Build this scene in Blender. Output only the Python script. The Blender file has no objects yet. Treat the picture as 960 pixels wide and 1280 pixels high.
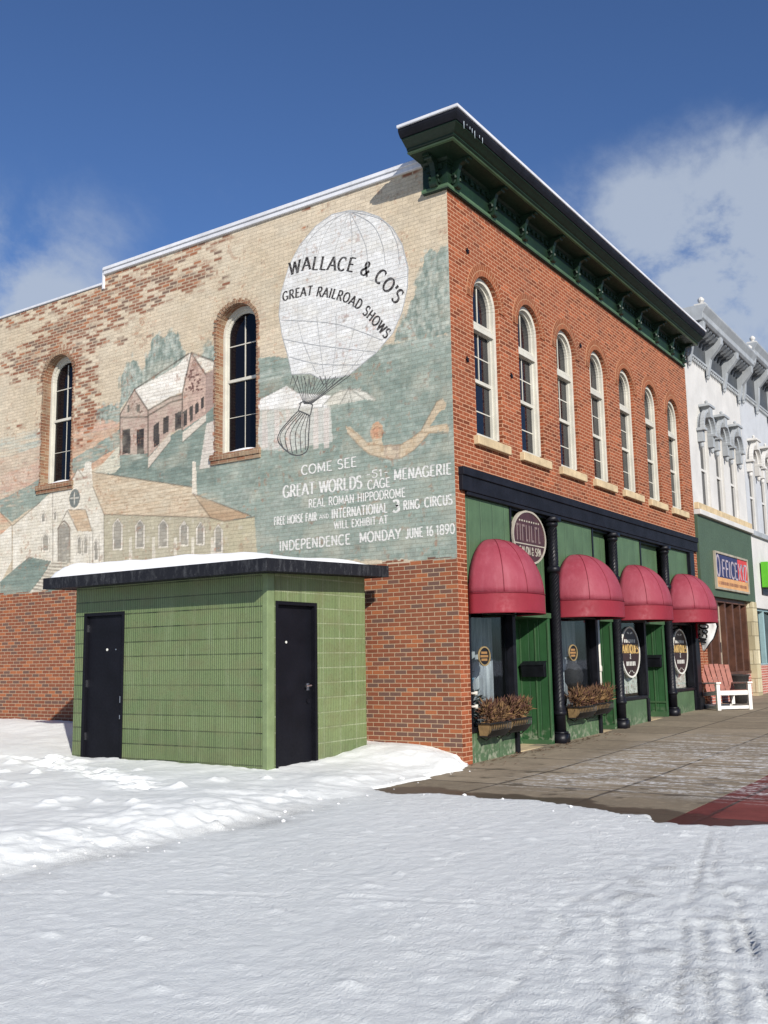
import bpy, bmesh, math, random
import numpy as np
from mathutils import Vector, Matrix
S = bpy.context.scene
COL = S.collection
rad = math.radians

# ------------------------------------------------------------------ camera
YAW, PIT, ROL, FPX = 0.58934, 0.14824, -0.01775, 1232.3
CX, CY, CZ = 7.466, -13.1688, 1.6
def cam_axes():
    f = np.array([-math.sin(YAW)*math.cos(PIT), math.cos(YAW)*math.cos(PIT), math.sin(PIT)])
    r = np.array([math.cos(YAW), math.sin(YAW), 0.0])
    u = np.cross(r, f)
    c, s = math.cos(ROL), math.sin(ROL)
    return c*r+s*u, -s*r+c*u, f
CR, CU, CF = cam_axes()
cd = bpy.data.cameras.new('camera'); cam = bpy.data.objects.new('camera', cd); COL.objects.link(cam)
cd.sensor_fit = 'HORIZONTAL'; cd.sensor_width = 36.0; cd.lens = FPX/960*36.0
cd.clip_start = 0.1; cd.clip_end = 3000
M = Matrix(((CR[0], CU[0], -CF[0], CX), (CR[1], CU[1], -CF[1], CY), (CR[2], CU[2], -CF[2], CZ), (0, 0, 0, 1)))
cam.matrix_world = M
S.camera = cam

# ------------------------------------------------------------------ light
S.view_settings.view_transform = 'Standard'; S.view_settings.look = 'None'
S.view_settings.exposure = 0.25; S.view_settings.gamma = 1.0
SUNV = Vector((1.09, -0.80, 0.67)).normalized()
sl = bpy.data.lights.new('sun', 'SUN'); sl.energy = 5.0; sl.angle = rad(0.53); sl.color = (1.0, 0.95, 0.88)
so = bpy.data.objects.new('sun', sl); COL.objects.link(so)
so.rotation_euler = SUNV.to_track_quat('Z', 'Y').to_euler()
W = bpy.data.worlds.new('World'); S.world = W; W.use_nodes = True
nt = W.node_tree; nt.nodes.clear()
def wn(t, **k):
    n = nt.nodes.new(t)
    for a, b in k.items(): setattr(n, a, b)
    return n
out = wn('ShaderNodeOutputWorld'); bg = wn('ShaderNodeBackground'); bg.inputs['Strength'].default_value = 0.05
sky = wn('ShaderNodeTexSky'); sky.sky_type = 'NISHITA'; sky.sun_disc = False
sky.sun_elevation = math.asin(SUNV.z); sky.sun_rotation = math.atan2(SUNV.x, SUNV.y)
sky.altitude = 300; sky.air_density = 1.0; sky.dust_density = 0.6; sky.ozone_density = 2.2
geo = wn('ShaderNodeNewGeometry'); 
tc = wn('ShaderNodeTexCoord')
def cloudmask():
    """soft clouds placed by direction in the sky, broken up by noise"""
    total = None
    for d, w0, amp in (((-0.225, 0.915, 0.345), 0.007, .95), ((-0.305, 0.868, 0.388), 0.0030, .72), ((-0.185, 0.900, 0.395), 0.0036, .95), ((-0.13, 0.93, 0.34), 0.008, .55), ((-0.27, 0.915, 0.29), 0.008, .5),
                       ((-0.38, 0.875, 0.29), 0.006, .5), ((-0.775, 0.535, 0.345), 0.0032, .9), ((-0.81, 0.50, 0.31), 0.007, .8), ((-0.60, 0.665, 0.435), 0.0022, .48), ((-0.66, 0.535, 0.53), 0.002, .12), ((-0.70, 0.60, 0.40), 0.003, .3)):
        v = Vector(d).normalized()
        dot = wn('ShaderNodeVectorMath', operation='DOT_PRODUCT'); nt.links.new(tc.outputs['Generated'], dot.inputs[0]); dot.inputs[1].default_value = v
        m1 = wn('ShaderNodeMath', operation='SUBTRACT'); m1.inputs[0].default_value = 1.0; nt.links.new(dot.outputs['Value'], m1.inputs[1])
        m2 = wn('ShaderNodeMath', operation='DIVIDE'); nt.links.new(m1.outputs[0], m2.inputs[0]); m2.inputs[1].default_value = -w0
        m3 = wn('ShaderNodeMath', operation='EXPONENT'); nt.links.new(m2.outputs[0], m3.inputs[0])
        m4 = wn('ShaderNodeMath', operation='MULTIPLY'); nt.links.new(m3.outputs[0], m4.inputs[0]); m4.inputs[1].default_value = amp
        if total is None: total = m4
        else:
            a = wn('ShaderNodeMath', operation='ADD'); nt.links.new(total.outputs[0], a.inputs[0]); nt.links.new(m4.outputs[0], a.inputs[1]); total = a
    mp = wn('ShaderNodeMapping'); mp.inputs['Scale'].default_value = (1, 1, 1.15); nt.links.new(tc.outputs['Generated'], mp.inputs['Vector'])
    n1 = wn('ShaderNodeTexNoise'); n1.inputs['Scale'].default_value = 6.5; n1.inputs['Detail'].default_value = 9; n1.inputs['Roughness'].default_value = .6; n1.inputs['Distortion'].default_value = .15
    nt.links.new(mp.outputs[0], n1.inputs['Vector'])
    r1 = wn('ShaderNodeMapRange'); r1.inputs['From Min'].default_value = .34; r1.inputs['From Max'].default_value = .70; r1.inputs['To Min'].default_value = .12; r1.inputs['To Max'].default_value = 1.25
    nt.links.new(n1.outputs['Fac'], r1.inputs['Value'])
    mm = wn('ShaderNodeMath', operation='MULTIPLY'); nt.links.new(total.outputs[0], mm.inputs[0]); nt.links.new(r1.outputs[0], mm.inputs[1])
    mr = wn('ShaderNodeMapRange', interpolation_type='SMOOTHSTEP'); mr.inputs['From Min'].default_value = .16; mr.inputs['From Max'].default_value = 1.05; mr.inputs['To Max'].default_value = .8
    nt.links.new(mm.outputs[0], mr.inputs['Value'])
    return mr
cm = cloudmask()
tint = wn('ShaderNodeMix', data_type='RGBA', blend_type='MULTIPLY'); tint.inputs['Factor'].default_value = 1.0
nt.links.new(sky.outputs[0], tint.inputs['A']); tint.inputs['B'].default_value = (1.04, 1.34, 1.86, 1)
SKYTINT = tint
mx = wn('ShaderNodeMix', data_type='RGBA')
nt.links.new(cm.outputs[0], mx.inputs['Factor']); nt.links.new(tint.outputs['Result'], mx.inputs['A']); mx.inputs['B'].default_value = (8.2, 9.3, 11.0, 1)
nt.links.new(mx.outputs['Result'], bg.inputs['Color']); nt.links.new(bg.outputs[0], out.inputs[0])

# ------------------------------------------------------------------ helpers
def lin(r, g, b, k=.84):
    f = lambda c: (c/255/12.92 if c/255 <= .04045 else ((c/255+.055)/1.055)**2.4)*k
    return (f(r), f(g), f(b))

class NT:
    """tiny node-graph helper"""
    def __init__(s, name):
        s.m = bpy.data.materials.new(name); s.m.use_nodes = True; s.t = s.m.node_tree; s.t.nodes.clear()
        s.o = s.n('ShaderNodeOutputMaterial'); s.p = s.n('ShaderNodeBsdfPrincipled'); s.l(s.p.outputs[0], s.o.inputs[0])
    def n(s, t, **k):
        q = s.t.nodes.new(t)
        for a, b in k.items(): setattr(q, a, b)
        return q
    def l(s, a, b): s.t.links.new(a, b)
    def uv(s): return s.n('ShaderNodeUVMap', uv_map='UVMap').outputs[0]
    def obj(s): return s.n('ShaderNodeNewGeometry').outputs['Position']
    def map(s, v, scale=(1, 1, 1), loc=(0, 0, 0), rot=(0, 0, 0)):
        q = s.n('ShaderNodeMapping'); s.l(v, q.inputs[0]); q.inputs['Scale'].default_value = scale; q.inputs['Location'].default_value = loc; q.inputs['Rotation'].default_value = rot
        return q.outputs[0]
    def noise(s, v, scale, detail=4, rough=.55, dist=0.0, col=False):
        q = s.n('ShaderNodeTexNoise'); s.l(v, q.inputs['Vector']); q.inputs['Scale'].default_value = scale; q.inputs['Detail'].default_value = detail
        q.inputs['Roughness'].default_value = rough; q.inputs['Distortion'].default_value = dist
        return q.outputs['Color' if col else 'Fac']
    def rng(s, v, a, b, c=0., d=1., smooth=False):
        q = s.n('ShaderNodeMapRange'); s.l(v, q.inputs['Value'])
        if smooth: q.interpolation_type = 'SMOOTHSTEP'
        for k, x in zip(('From Min', 'From Max', 'To Min', 'To Max'), (a, b, c, d)): q.inputs[k].default_value = x
        return q.outputs[0]
    def mix(s, f, a, b, mode='MIX'):
        q = s.n('ShaderNodeMix', data_type='RGBA', blend_type=mode)
        for k, x in (('Factor', f), ('A', a), ('B', b)):
            i = q.inputs[k]
            if hasattr(x, 'links'): s.l(x, i)
            elif k == 'Factor': i.default_value = x
            else: i.default_value = (*x[:3], 1)
        return q.outputs['Result']
    def math(s, op, a, b=None):
        q = s.n('ShaderNodeMath', operation=op)
        for i, x in enumerate((a, b)):
            if x is None: continue
            if hasattr(x, 'links'): s.l(x, q.inputs[i])
            else: q.inputs[i].default_value = x
        return q.outputs[0]
    def attr(s, nm):
        return s.n('ShaderNodeAttribute', attribute_name=nm)
    def bump(s, h, strength=.5, dist=.01, normal=None):
        q = s.n('ShaderNodeBump'); q.inputs['Strength'].default_value = strength; q.inputs['Distance'].default_value = dist; s.l(h, q.inputs['Height'])
        if normal is not None: s.l(normal, q.inputs['Normal'])
        return q.outputs[0]
    def fin(s, color=None, rough=.7, spec=None, normal=None, metal=0.):
        i = s.p.inputs
        if color is not None:
            if hasattr(color, 'links'): s.l(color, i['Base Color'])
            else: i['Base Color'].default_value = (*color[:3], 1)
        if hasattr(rough, 'links'): s.l(rough, i['Roughness'])
        else: i['Roughness'].default_value = rough
        if spec is not None: i['Specular IOR Level'].default_value = spec
        if normal is not None: s.l(normal, i['Normal'])
        i['Metallic'].default_value = metal
        return s.m

def paint(name, c, rough=.5, var=.18, scale=3.0, bump=.15, bscale=60, spec=.4, streak=0.):
    """painted surface with uneven tone, weathering and slight texture"""
    g = NT(name); P = g.obj()
    n1 = g.noise(P, scale, 5); n2 = g.noise(P, scale*9, 4)
    dark = tuple(x*(1-var*1.6) for x in c); lite = tuple(min(1, x*(1+var)) for x in c)
    col = g.mix(g.rng(n1, .3, .7), dark, lite)
    col = g.mix(g.rng(n2, .45, .75, 0, .35), col, tuple(x*.78 for x in c))
    if streak:
        n3 = g.noise(g.map(P, (9, 9, .7)), 2.0, 5)
        col = g.mix(g.rng(n3, .52, .75, 0, streak), col, tuple(x*.6 for x in c))
    b = g.bump(g.noise(P, bscale, 3), bump, .004)
    return g.fin(col, g.rng(n2, .3, .7, rough*.8, min(1, rough*1.2)), spec, b)

def brick_nodes(g, uv, c1, c2, mortar, bw=.215, rh=.068, ms=.007):
    q = g.n('ShaderNodeTexBrick'); g.l(uv, q.inputs['Vector'])
    q.offset = .5; q.offset_frequency = 2; q.squash = 1
    i = q.inputs
    i['Scale'].default_value = 1; i['Brick Width'].default_value = bw; i['Row Height'].default_value = rh
    i['Mortar Size'].default_value = ms; i['Mortar Smooth'].default_value = .35; i['Bias'].default_value = 0
    for k, c in (('Color1', c1), ('Color2', c2), ('Mortar', mortar)):
        if hasattr(c, 'links'): g.l(c, i[k])
        else: i[k].default_value = (*c, 1)
    return q
def brick_mat(name, c1, c2, c3, mortar, bw=.215, rh=.068, ms=.007, grime=.35, wob=.006, bump=.9):
    g = NT(name); uv = g.uv(); P = g.obj()
    wv = g.n('ShaderNodeVectorMath', operation='MULTIPLY_ADD'); g.l(g.noise(uv, 6, 3, col=True), wv.inputs[0]); wv.inputs[1].default_value = (wob, wob, 0); g.l(uv, wv.inputs[2])
    U = wv.outputs[0]
    big = g.noise(P, .8, 4)
    ca = g.mix(g.rng(g.noise(P, 14, 3), .4, .62), c1, c3); cb = g.mix(g.rng(big, .35, .65), c2, c1)
    q = brick_nodes(g, U, ca, cb, mortar, bw, rh, ms)
    # a second, offset brick id picks out odd dark or pale bricks
    q2 = brick_nodes(g, U, (0, 0, 0), (1, 1, 1), (.5, .5, .5), bw, rh, ms)
    odd = g.rng(q2.outputs['Color'], .82, .9); col = g.mix(g.math('MULTIPLY', odd, .45), q.outputs['Color'], tuple(x*.5 for x in c2))
    odd2 = g.rng(q2.outputs['Color'], .12, .06); col = g.mix(g.math('MULTIPLY', odd2, .4), col, tuple(min(1, x*1.45) for x in c3))
    col = g.mix(g.rng(g.noise(g.map(P, (1, 1, .35)), 1.6, 5), .5, .75, 0, grime), col, (.10, .075, .06))
    fine = g.noise(P, 90, 3)
    col = g.mix(g.rng(fine, .35, .7, 0, .3), col, tuple(x*.6 for x in c1))
    inv = g.math('SUBTRACT', 1.0, q.outputs['Fac'])
    h = g.math('ADD', inv, g.math('MULTIPLY', fine, .3))
    return g.fin(col, .88, .2, g.bump(h, bump, .008))

class MB:
    def __init__(s): s.v = []; s.f = []
    def add(s, vs, fs):
        o = len(s.v); s.v += [tuple(map(float, p)) for p in vs]; s.f += [tuple(i+o for i in f) for f in fs]; return s
    def box(s, x0, x1, y0, y1, z0, z1):
        return s.add([(x0, y0, z0), (x1, y0, z0), (x1, y1, z0), (x0, y1, z0), (x0, y0, z1), (x1, y0, z1), (x1, y1, z1), (x0, y1, z1)],
                     [(0, 3, 2, 1), (4, 5, 6, 7), (0, 1, 5, 4), (1, 2, 6, 5), (2, 3, 7, 6), (3, 0, 4, 7)])
    def prism(s, pts, axis, a, b, cap=True):
        """2D outline extruded along an axis: 'x' takes (y,z), 'y' takes (x,z), 'z' takes (x,y)"""
        k = {'x': lambda p, t: (t, p[0], p[1]), 'y': lambda p, t: (p[0], t, p[1]), 'z': lambda p, t: (p[0], p[1], t)}[axis]
        n = len(pts); vs = [k(p, a) for p in pts]+[k(p, b) for p in pts]
        fs = [(i, (i+1) % n, n+(i+1) % n, n+i) for i in range(n)]
        if cap: fs += [tuple(range(n))[::-1], tuple(range(n, 2*n))]
        return s.add(vs, fs)
    def ring(s, inner, outer, axis, a, b, closed=False):
        """strip between two outlines, extruded along an axis (frames, arches)"""
        n = len(inner)
        for i in range(n if closed else n-1):
            j = (i+1) % n
            s.prism([inner[i], outer[i], outer[j], inner[j]], axis, a, b)
        return s
    def tube(s, pts, r, n=8, cap=True):
        pts = [Vector(p) for p in pts]; rs = r if isinstance(r, (list, tuple)) else [r]*len(pts); vs = []; fs = []
        up = Vector((0, 0, 1))
        for i, p in enumerate(pts):
            d = (pts[min(i+1, len(pts)-1)]-pts[max(i-1, 0)]).normalized()
            a = d.cross(up) if abs(d.z) < .95 else d.cross(Vector((1, 0, 0))); a.normalize(); b = d.cross(a)
            for k in range(n):
                t = 2*math.pi*k/n; vs.append(p+(a*math.cos(t)+b*math.sin(t))*rs[i])
        for i in range(len(pts)-1):
            for k in range(n): fs.append((i*n+k, i*n+(k+1) % n, (i+1)*n+(k+1) % n, (i+1)*n+k))
        if cap: fs += [tuple(range(n))[::-1], tuple(range((len(pts)-1)*n, len(pts)*n))]
        return s.add(vs, fs)
    def lathe(s, prof, cx, cy, n=20):
        vs = []; fs = []
        for (r, z) in prof:
            for k in range(n): t = 2*math.pi*k/n; vs.append((cx+r*math.cos(t), cy+r*math.sin(t), z))
        for i in range(len(prof)-1):
            for k in range(n): fs.append((i*n+k, i*n+(k+1) % n, (i+1)*n+(k+1) % n, (i+1)*n+k))
        fs += [tuple(range(n))[::-1], tuple(range((len(prof)-1)*n, len(prof)*n))]
        return s.add(vs, fs)
    def build(s, name, mat, parent=None, smooth=False, bevel=0, loc=None):
        me = bpy.data.meshes.new(name)
        vs = s.v
        if loc is not None: vs = [(p[0]-loc[0], p[1]-loc[1], p[2]-loc[2]) for p in vs]
        me.from_pydata(vs, [], s.f); me.update()
        box_uv(me, loc)
        me.materials.append(mat)
        if smooth: me.polygons.foreach_set('use_smooth', [True]*len(me.polygons))
        o = bpy.data.objects.new(name, me); COL.objects.link(o)
        if loc is not None: o.location = loc
        if parent is not None: o.parent = parent
        bm = bmesh.new(); bm.from_mesh(me); bmesh.ops.recalc_face_normals(bm, faces=bm.faces); bm.to_mesh(me); bm.free()
        if bevel:
            b = o.modifiers.new('bevel', 'BEVEL'); b.width = bevel; b.segments = 2; b.limit_method = 'ANGLE'; b.angle_limit = rad(40)
        return o
def box_uv(me, loc=None):
    ul = me.uv_layers.new(name='UVMap'); L = loc or (0, 0, 0)
    for p in me.polygons:
        n = p.normal; ax = max(range(3), key=lambda i: abs(n[i]))
        for li in p.loop_indices:
            c = me.vertices[me.loops[li].vertex_index].co
            x, y, z = c[0]+L[0], c[1]+L[1], c[2]+L[2]
            ul.data[li].uv = (y, z) if ax == 0 else ((x, z) if ax == 1 else (x, y))
def tag(o, label=None, cat=None, group=None, kind=None):
    if label: o['label'] = label
    if cat: o['category'] = cat
    if group: o['group'] = group
    if kind: o['kind'] = kind
    return o
def empty(name, loc, label, cat, group=None):
    o = bpy.data.objects.new(name, None); COL.objects.link(o); o.location = loc; o.empty_display_size = .3
    return tag(o, label, cat, group)
def child(o, parent):
    """parent without moving (parent Empty has only a location)"""
    o.parent = parent; o.matrix_parent_inverse = Matrix.Translation(-Vector(parent.location)); return o
def arch(c, hw, z0, zs, n=20, grow=0.0):
    """open outline: up the left side, round the arch, down the right"""
    p = [(c-hw-grow, z0)]
    for i in range(n+1):
        t = math.pi-math.pi*i/n; p.append((c+(hw+grow)*math.cos(t), zs+(hw+grow)*math.sin(t)))
    return p+[(c+hw+grow, z0)]
# ------------------------------------------------------------------ materials
BRICK = brick_mat('facade_brick', lin(148, 78, 50), lin(118, 62, 40), lin(164, 92, 60), lin(204, 158, 126), ms=.009, grime=.28)
BRICK_HOOD = brick_mat('hood_brick', lin(136, 76, 48), lin(158, 88, 58), lin(150, 84, 54), lin(196, 150, 116), .075, .11, .008, wob=.01, grime=.3)
OLD_BRICK = brick_mat('old_brick', lin(150, 92, 64), lin(106, 66, 50), lin(178, 112, 78), lin(196, 170, 138), grime=.5, wob=.014)
WORN_BRICK = brick_mat('worn_painted_brick', lin(126, 80, 58), lin(196, 176, 146), lin(150, 108, 82), lin(190, 170, 142), grime=.6, wob=.03)
WHITE = paint('white_trim_paint', lin(208, 204, 190), .5, .10, 2.5, .12, streak=.35)
WHITE2 = paint('white_brick_paint', lin(214, 211, 205), .6, .08, 1.5, .1, streak=.2)
GREYTRIM = paint('grey_trim_paint', lin(168, 172, 174), .55, .12, 2.5, .12, streak=.4)
STONE = paint('sill_limestone', lin(206, 184, 146), .85, .16, 5, .3, streak=.4)
GREEN_D = paint('cornice_green_paint', lin(21, 44, 28), .5, .2, 2.2, .1, streak=.35)
GREEN_L = paint('cornice_bead_paint', lin(84, 110, 80), .45, .2, 2.2, .1)
BLACK = paint('black_iron_paint', (.007, .007, .010), .42, .3, 6, .2, spec=.22)
NAVY = paint('dark_fascia_paint', (.009, .0095, .014), .6, .3, 3, .25, spec=.2, streak=.4)
DOORBLACK = paint('shed_door_paint', (.006, .006, .009), .55, .2, 3, .08, spec=.15)
ALU = paint('coping_metal', lin(226, 226, 228), .4, .08, 2, .05, streak=.3)
RED_AWN = NT('awning_fabric')
def _awn(g):
    P = g.obj(); n = g.noise(P, 1.6, 5); n2 = g.noise(g.map(P, (14, 14, 1.2)), 1.0, 4)
    c = g.mix(g.rng(n, .3, .7), lin(140, 50, 64), lin(156, 74, 86)); c = g.mix(g.rng(n2, .5, .8, 0, .35), c, lin(170, 96, 106))
    return g.fin(c, .62, .3, g.bump(g.math('ADD', g.noise(P, 160, 2), g.math('MULTIPLY', g.noise(P, 5, 3), 6.0)), .35, .006))
RED_AWN = _awn(RED_AWN)
RED_VAL = paint('awning_valance_dim', lin(140, 42, 54), .65, .1, 1.5, .12, 160, .3)  # awning red made darker, as the valance gets less light
AWN_SEAM = paint('awning_seam', lin(120, 24, 40), .6, .1)
AWN_IN = paint('awning_lining', lin(60, 14, 22), .8, .1)
def boards(name, c, pitch=.2, off=0.):
    """painted vertical boards with grooves"""
    g = NT(name); uv = g.uv(); P = g.obj()
    sx = g.n('ShaderNodeSeparateXYZ'); g.l(uv, sx.inputs[0])
    m = g.math('FRACT', g.math('DIVIDE', g.math('ADD', sx.outputs[0], off), pitch)); 
    d = g.math('ABSOLUTE', g.math('SUBTRACT', m, .5)); gr = g.rng(d, .455, .49)
    n1 = g.noise(P, 2.0, 5); n2 = g.noise(g.map(P, (12, 12, 1)), 2, 4); n3 = g.noise(P, 30, 3)
    col = g.mix(g.rng(n1, .3, .7), tuple(x*.8 for x in c), tuple(x*1.15 for x in c)); col = g.mix(g.rng(n2, .5, .75, 0, .35), col, tuple(x*1.35+.01 for x in c))
    col = g.mix(g.rng(n3, .6, .72, 0, .25), col, tuple(x*.6 for x in c))
    # splash wear low down, pale and dry
    sz = g.n('ShaderNodeSeparateXYZ'); g.l(P, sz.inputs[0])
    low = g.math('MULTIPLY', g.rng(sz.outputs[2], .42, .1), g.rng(g.noise(P, 11, 5), .48, .62))
    col = g.mix(g.math('MULTIPLY', low, .6), col, lin(170, 170, 150))
    h = g.math('SUBTRACT', g.math('MULTIPLY', n3, .12), gr)
    return g.fin(col, .5, .35, g.bump(h, .8, .012))
GREEN_B = boards('storefront_green_boards', lin(80, 104, 74), .42)
GREEN_B2 = boards('entry_green_boards', lin(44, 82, 48), .2, .03)
GREEN_S = paint('signboard_green_paint', lin(74, 92, 72), .6, .08, 2, .15)
GREEN_T = paint('storefront_green_trim', lin(66, 96, 64), .5, .15, 3, .1)
BROWNWOOD = paint('brown_stained_wood', lin(92, 60, 46), .5, .3, 4, .2, streak=.5)
CREAMSTONE = brick_mat('cream_stone_blocks', lin(208, 196, 160), lin(190, 176, 138), lin(216, 206, 176), lin(150, 138, 110), .6, .42, .012, grime=.3)
PINKBRICK = brick_mat('bulkhead_brick', lin(188, 104, 88), lin(170, 90, 76), lin(196, 116, 98), lin(216, 196, 184), .215, .075, .012)
GREYSIDING = paint('grey_siding', lin(196, 198, 200), .6, .06, 2, .1, streak=.3)
SNOWROOF = None
def glassmat(name, tint=(.85, .88, .9), refl=.08):
    g = NT(name); t = g.n('ShaderNodeBsdfTransparent'); t.inputs[0].default_value = (*tint, 1)
    gl = g.n('ShaderNodeBsdfGlossy'); gl.inputs['Roughness'].default_value = .03; gl.inputs['Color'].default_value = (1, 1, 1, 1)
    g.l(g.bump(g.noise(g.obj(), 1.4, 2), .12, .02), gl.inputs['Normal'])
    f = g.n('ShaderNodeLayerWeight'); f.inputs['Blend'].default_value = .5; ff = g.math('POWER', f.outputs['Facing'], 3.0)
    m = g.n('ShaderNodeMixShader'); g.l(g.math('ADD', g.math('MULTIPLY', ff, .32), refl), m.inputs[0]); g.l(t.outputs[0], m.inputs[1]); g.l(gl.outputs[0], m.inputs[2])
    g.l(m.outputs[0], g.o.inputs[0]); return g.m
GLASS = glassmat('shop_window_glass', (.86, .89, .9), .015)
def darkglass(name, c=(.006, .007, .011)):
    g = NT(name); return g.fin(c, .04, .5, g.bump(g.noise(g.obj(), 1.2, 2), .1, .02))
DGLASS = darkglass('dark_window_glass'); DGLASS.node_tree.nodes['Principled BSDF'].inputs['Specular IOR Level'].default_value = .5; SGLASS = darkglass('side_window_glass', (.004, .004, .006)); SGLASS.node_tree.nodes['Principled BSDF'].inputs['Specular IOR Level'].default_value = .3
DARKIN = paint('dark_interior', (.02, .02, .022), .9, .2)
ROOFMAT = paint('roof_membrane', lin(170, 172, 176), .9, .1)
CHROME = NT('brushed_metal').fin((.6, .6, .62), .3, .5, None, 1.0)

# ------------------------------------------------------------------ corner building: painted side wall
BL = 12.6             # length of the front
XW0 = -14.0           # far end of the finely painted stretch of side wall
ZT1, ZT2, XST = 9.66, 9.46, -8.26   # wall top, top beyond the step, position of the step
B = empty('corner_building', (0, 0, 0), 'two storey corner brick building with a painted circus mural and green cornice', 'building')

def mw(px, py):
    """where a point of the mural lies on the side wall, in metres (x, z)"""
    d = CF+CR*((px-480)/FPX)-CU*((py-640)/FPX); t = -CY/d[1]
    return CX+t*d[0], CZ+t*d[2]
def P(*a): return [mw(a[i], a[i+1]) for i in range(0, len(a), 2)]
rng = np.random.default_rng(7)
def vnoise(X, Z, sx, sz=None, seed=0, octs=4):
    sz = sz or sx; o = np.zeros_like(X); amp = 1.; tot = 0
    for k in range(octs):
        r = np.random.default_rng(seed*31+k); T = r.random((256, 256))
        u = X/sx*2**k+1000.3; v = Z/sz*2**k+1000.7; i = np.floor(u).astype(int); j = np.floor(v).astype(int); a = u-i; b = v-j
        a = a*a*(3-2*a); b = b*b*(3-2*b); i %= 256; j %= 256; i1 = (i+1) % 256; j1 = (j+1) % 256
        o += amp*((T[i, j]*(1-a)+T[i1, j]*a)*(1-b)+(T[i, j1]*(1-a)+T[i1, j1]*a)*b); tot += amp; amp *= .55
    return o/tot
def inside(X, Z, poly):
    r = np.zeros(X.shape, bool); n = len(poly)
    for i in range(n):
        x0, z0 = poly[i]; x1, z1 = poly[(i+1) % n]
        if z0 == z1: continue
        c = ((z0 > Z) != (z1 > Z)) & (X < (x1-x0)*(Z-z0)/(z1-z0)+x0); r ^= c
    return r
def segdist(X, Z, pts):
    d = np.full(X.shape, 1e9)
    for (x0, z0), (x1, z1) in zip(pts[:-1], pts[1:]):
        dx, dz = x1-x0, z1-z0; L = dx*dx+dz*dz+1e-12
        t = np.clip(((X-x0)*dx+(Z-z0)*dz)/L, 0, 1); d = np.minimum(d, np.hypot(X-x0-t*dx, Z-z0-t*dz))
    return d
STEP = .019
gx = np.arange(XW0, 1e-6, STEP); gx[-1] = 0.0
gz = np.arange(-.3, ZT1+STEP, STEP); gz[-1] = ZT1
X, Z = np.meshgrid(gx, gz)
RGB = np.zeros(X.shape+(3,)); 
n_big = vnoise(X, Z, 1.6, seed=1); n_mid = vnoise(X, Z, .35, seed=2); n_fin = vnoise(X, Z, .07, seed=3); n_str = vnoise(X, Z, .9, .06, seed=4); n_ver = vnoise(X, Z, .08, 1.2, seed=5)
KM = 1/.92
def C(r, g, b): return np.array(lin(r, g, b))*KM
def fill(poly, c, c2=None, ns=None, wob=0., a=1.0, soft=None):
    xs = [p[0] for p in poly]; zs = [p[1] for p in poly]
    if wob: Xp = X+(n_mid-.5)*wob*2+(n_fin-.5)*wob; Zp = Z+(vnoise(X, Z, .3, seed=9)-.5)*wob*2+(n_fin-.5)*wob
    else: Xp, Zp = X, Z
    pad = wob*2+.05
    bb = (X > min(xs)-pad) & (X < max(xs)+pad) & (Z > min(zs)-pad) & (Z < max(zs)+pad)
    m = np.zeros(X.shape, bool)
    idx = np.nonzero(bb)
    m[idx] = inside(Xp[idx], Zp[idx], poly)
    if c2 is not None:
        t = np.clip(((n_mid if ns is None else ns)-.3)/.4, 0, 1)[..., None]; col = c*(1-t)+c2*t
    else: col = np.broadcast_to(c, RGB.shape)
    RGB[m] = RGB[m]*(1-a)+col[m]*a
    return m
def line(pts, w, c, a=1.0):
    xs = [p[0] for p in pts]; zs = [p[1] for p in pts]
    bb = (X > min(xs)-w) & (X < max(xs)+w) & (Z > min(zs)-w) & (Z < max(zs)+w); idx = np.nonzero(bb)
    d = segdist(X[idx], Z[idx], pts); t = np.clip((w/2+.008-d)/.016, 0, 1)*a
    RGB[idx] = RGB[idx]*(1-t[:, None])+c*t[:, None]
# cream ground coat
CREAM, CREAM2 = C(206, 191, 167), C(196, 180, 154)
t = np.clip((n_big*.6+n_mid*.4-.35)/.3, 0, 1)[..., None]; RGB[:] = CREAM*(1-t)+CREAM2*t
TEAL, TEAL2, TEALD, TEALP = C(146, 157, 146), C(128, 141, 131), C(110, 124, 116), C(172, 179, 168)
foli = np.clip(n_fin*.6+n_mid*.5-.05, 0, 1)
def dab(cx, cz, rx, rz, c, a):
    """one soft brush dab"""
    i0 = max(0, int((cx-3*rx-XW0)/STEP)); i1 = int((cx+3*rx-XW0)/STEP)+2; j0 = max(0, int((cz-3*rz+.3)/STEP)); j1 = int((cz+3*rz+.3)/STEP)+2
    w = np.exp(-(((X[j0:j1, i0:i1]-cx)/rx)**2+((Z[j0:j1, i0:i1]-cz)/rz)**2)**2)[..., None]*a
    if w.size: RGB[j0:j1, i0:i1] = RGB[j0:j1, i0:i1]*(1-w)+c*w
def grass(poly, n, cols, rx=.12, rz=.02, a=.4):
    xs = [p[0] for p in poly]; zs = [p[1] for p in poly]; qx = rng.uniform(min(xs), max(xs), n); qz = rng.uniform(min(zs), max(zs), n); ok = inside(qx, qz, poly)
    for x, z in zip(qx[ok], qz[ok]): dab(x, z, rx*(.4+rng.random()), rz*(.5+rng.random()), cols[int(rng.random()*len(cols))], a)
def foliage(poly, wob=.09): 
    fill(poly, TEAL2, TEAL, foli, wob)
    xs = [p[0] for p in poly]; zs = [p[1] for p in poly]; A_ = (max(xs)-min(xs))*(max(zs)-min(zs)); n = int(A_*420)
    qx = rng.uniform(min(xs)-.05, max(xs)+.03, n); qz = rng.uniform(min(zs), max(zs)+.06, n)
    ok = inside(qx+rng.normal(0, .05, n), qz+rng.normal(0, .06, n), poly)
    for x, z in zip(qx[ok], qz[ok]): dab(x, z, .018+.03*rng.random(), .03+.05*rng.random(), (TEALD, TEALP, TEAL2, TEALP, C(186, 188, 174))[min(4, int(rng.random()*5))], .6)
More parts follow.
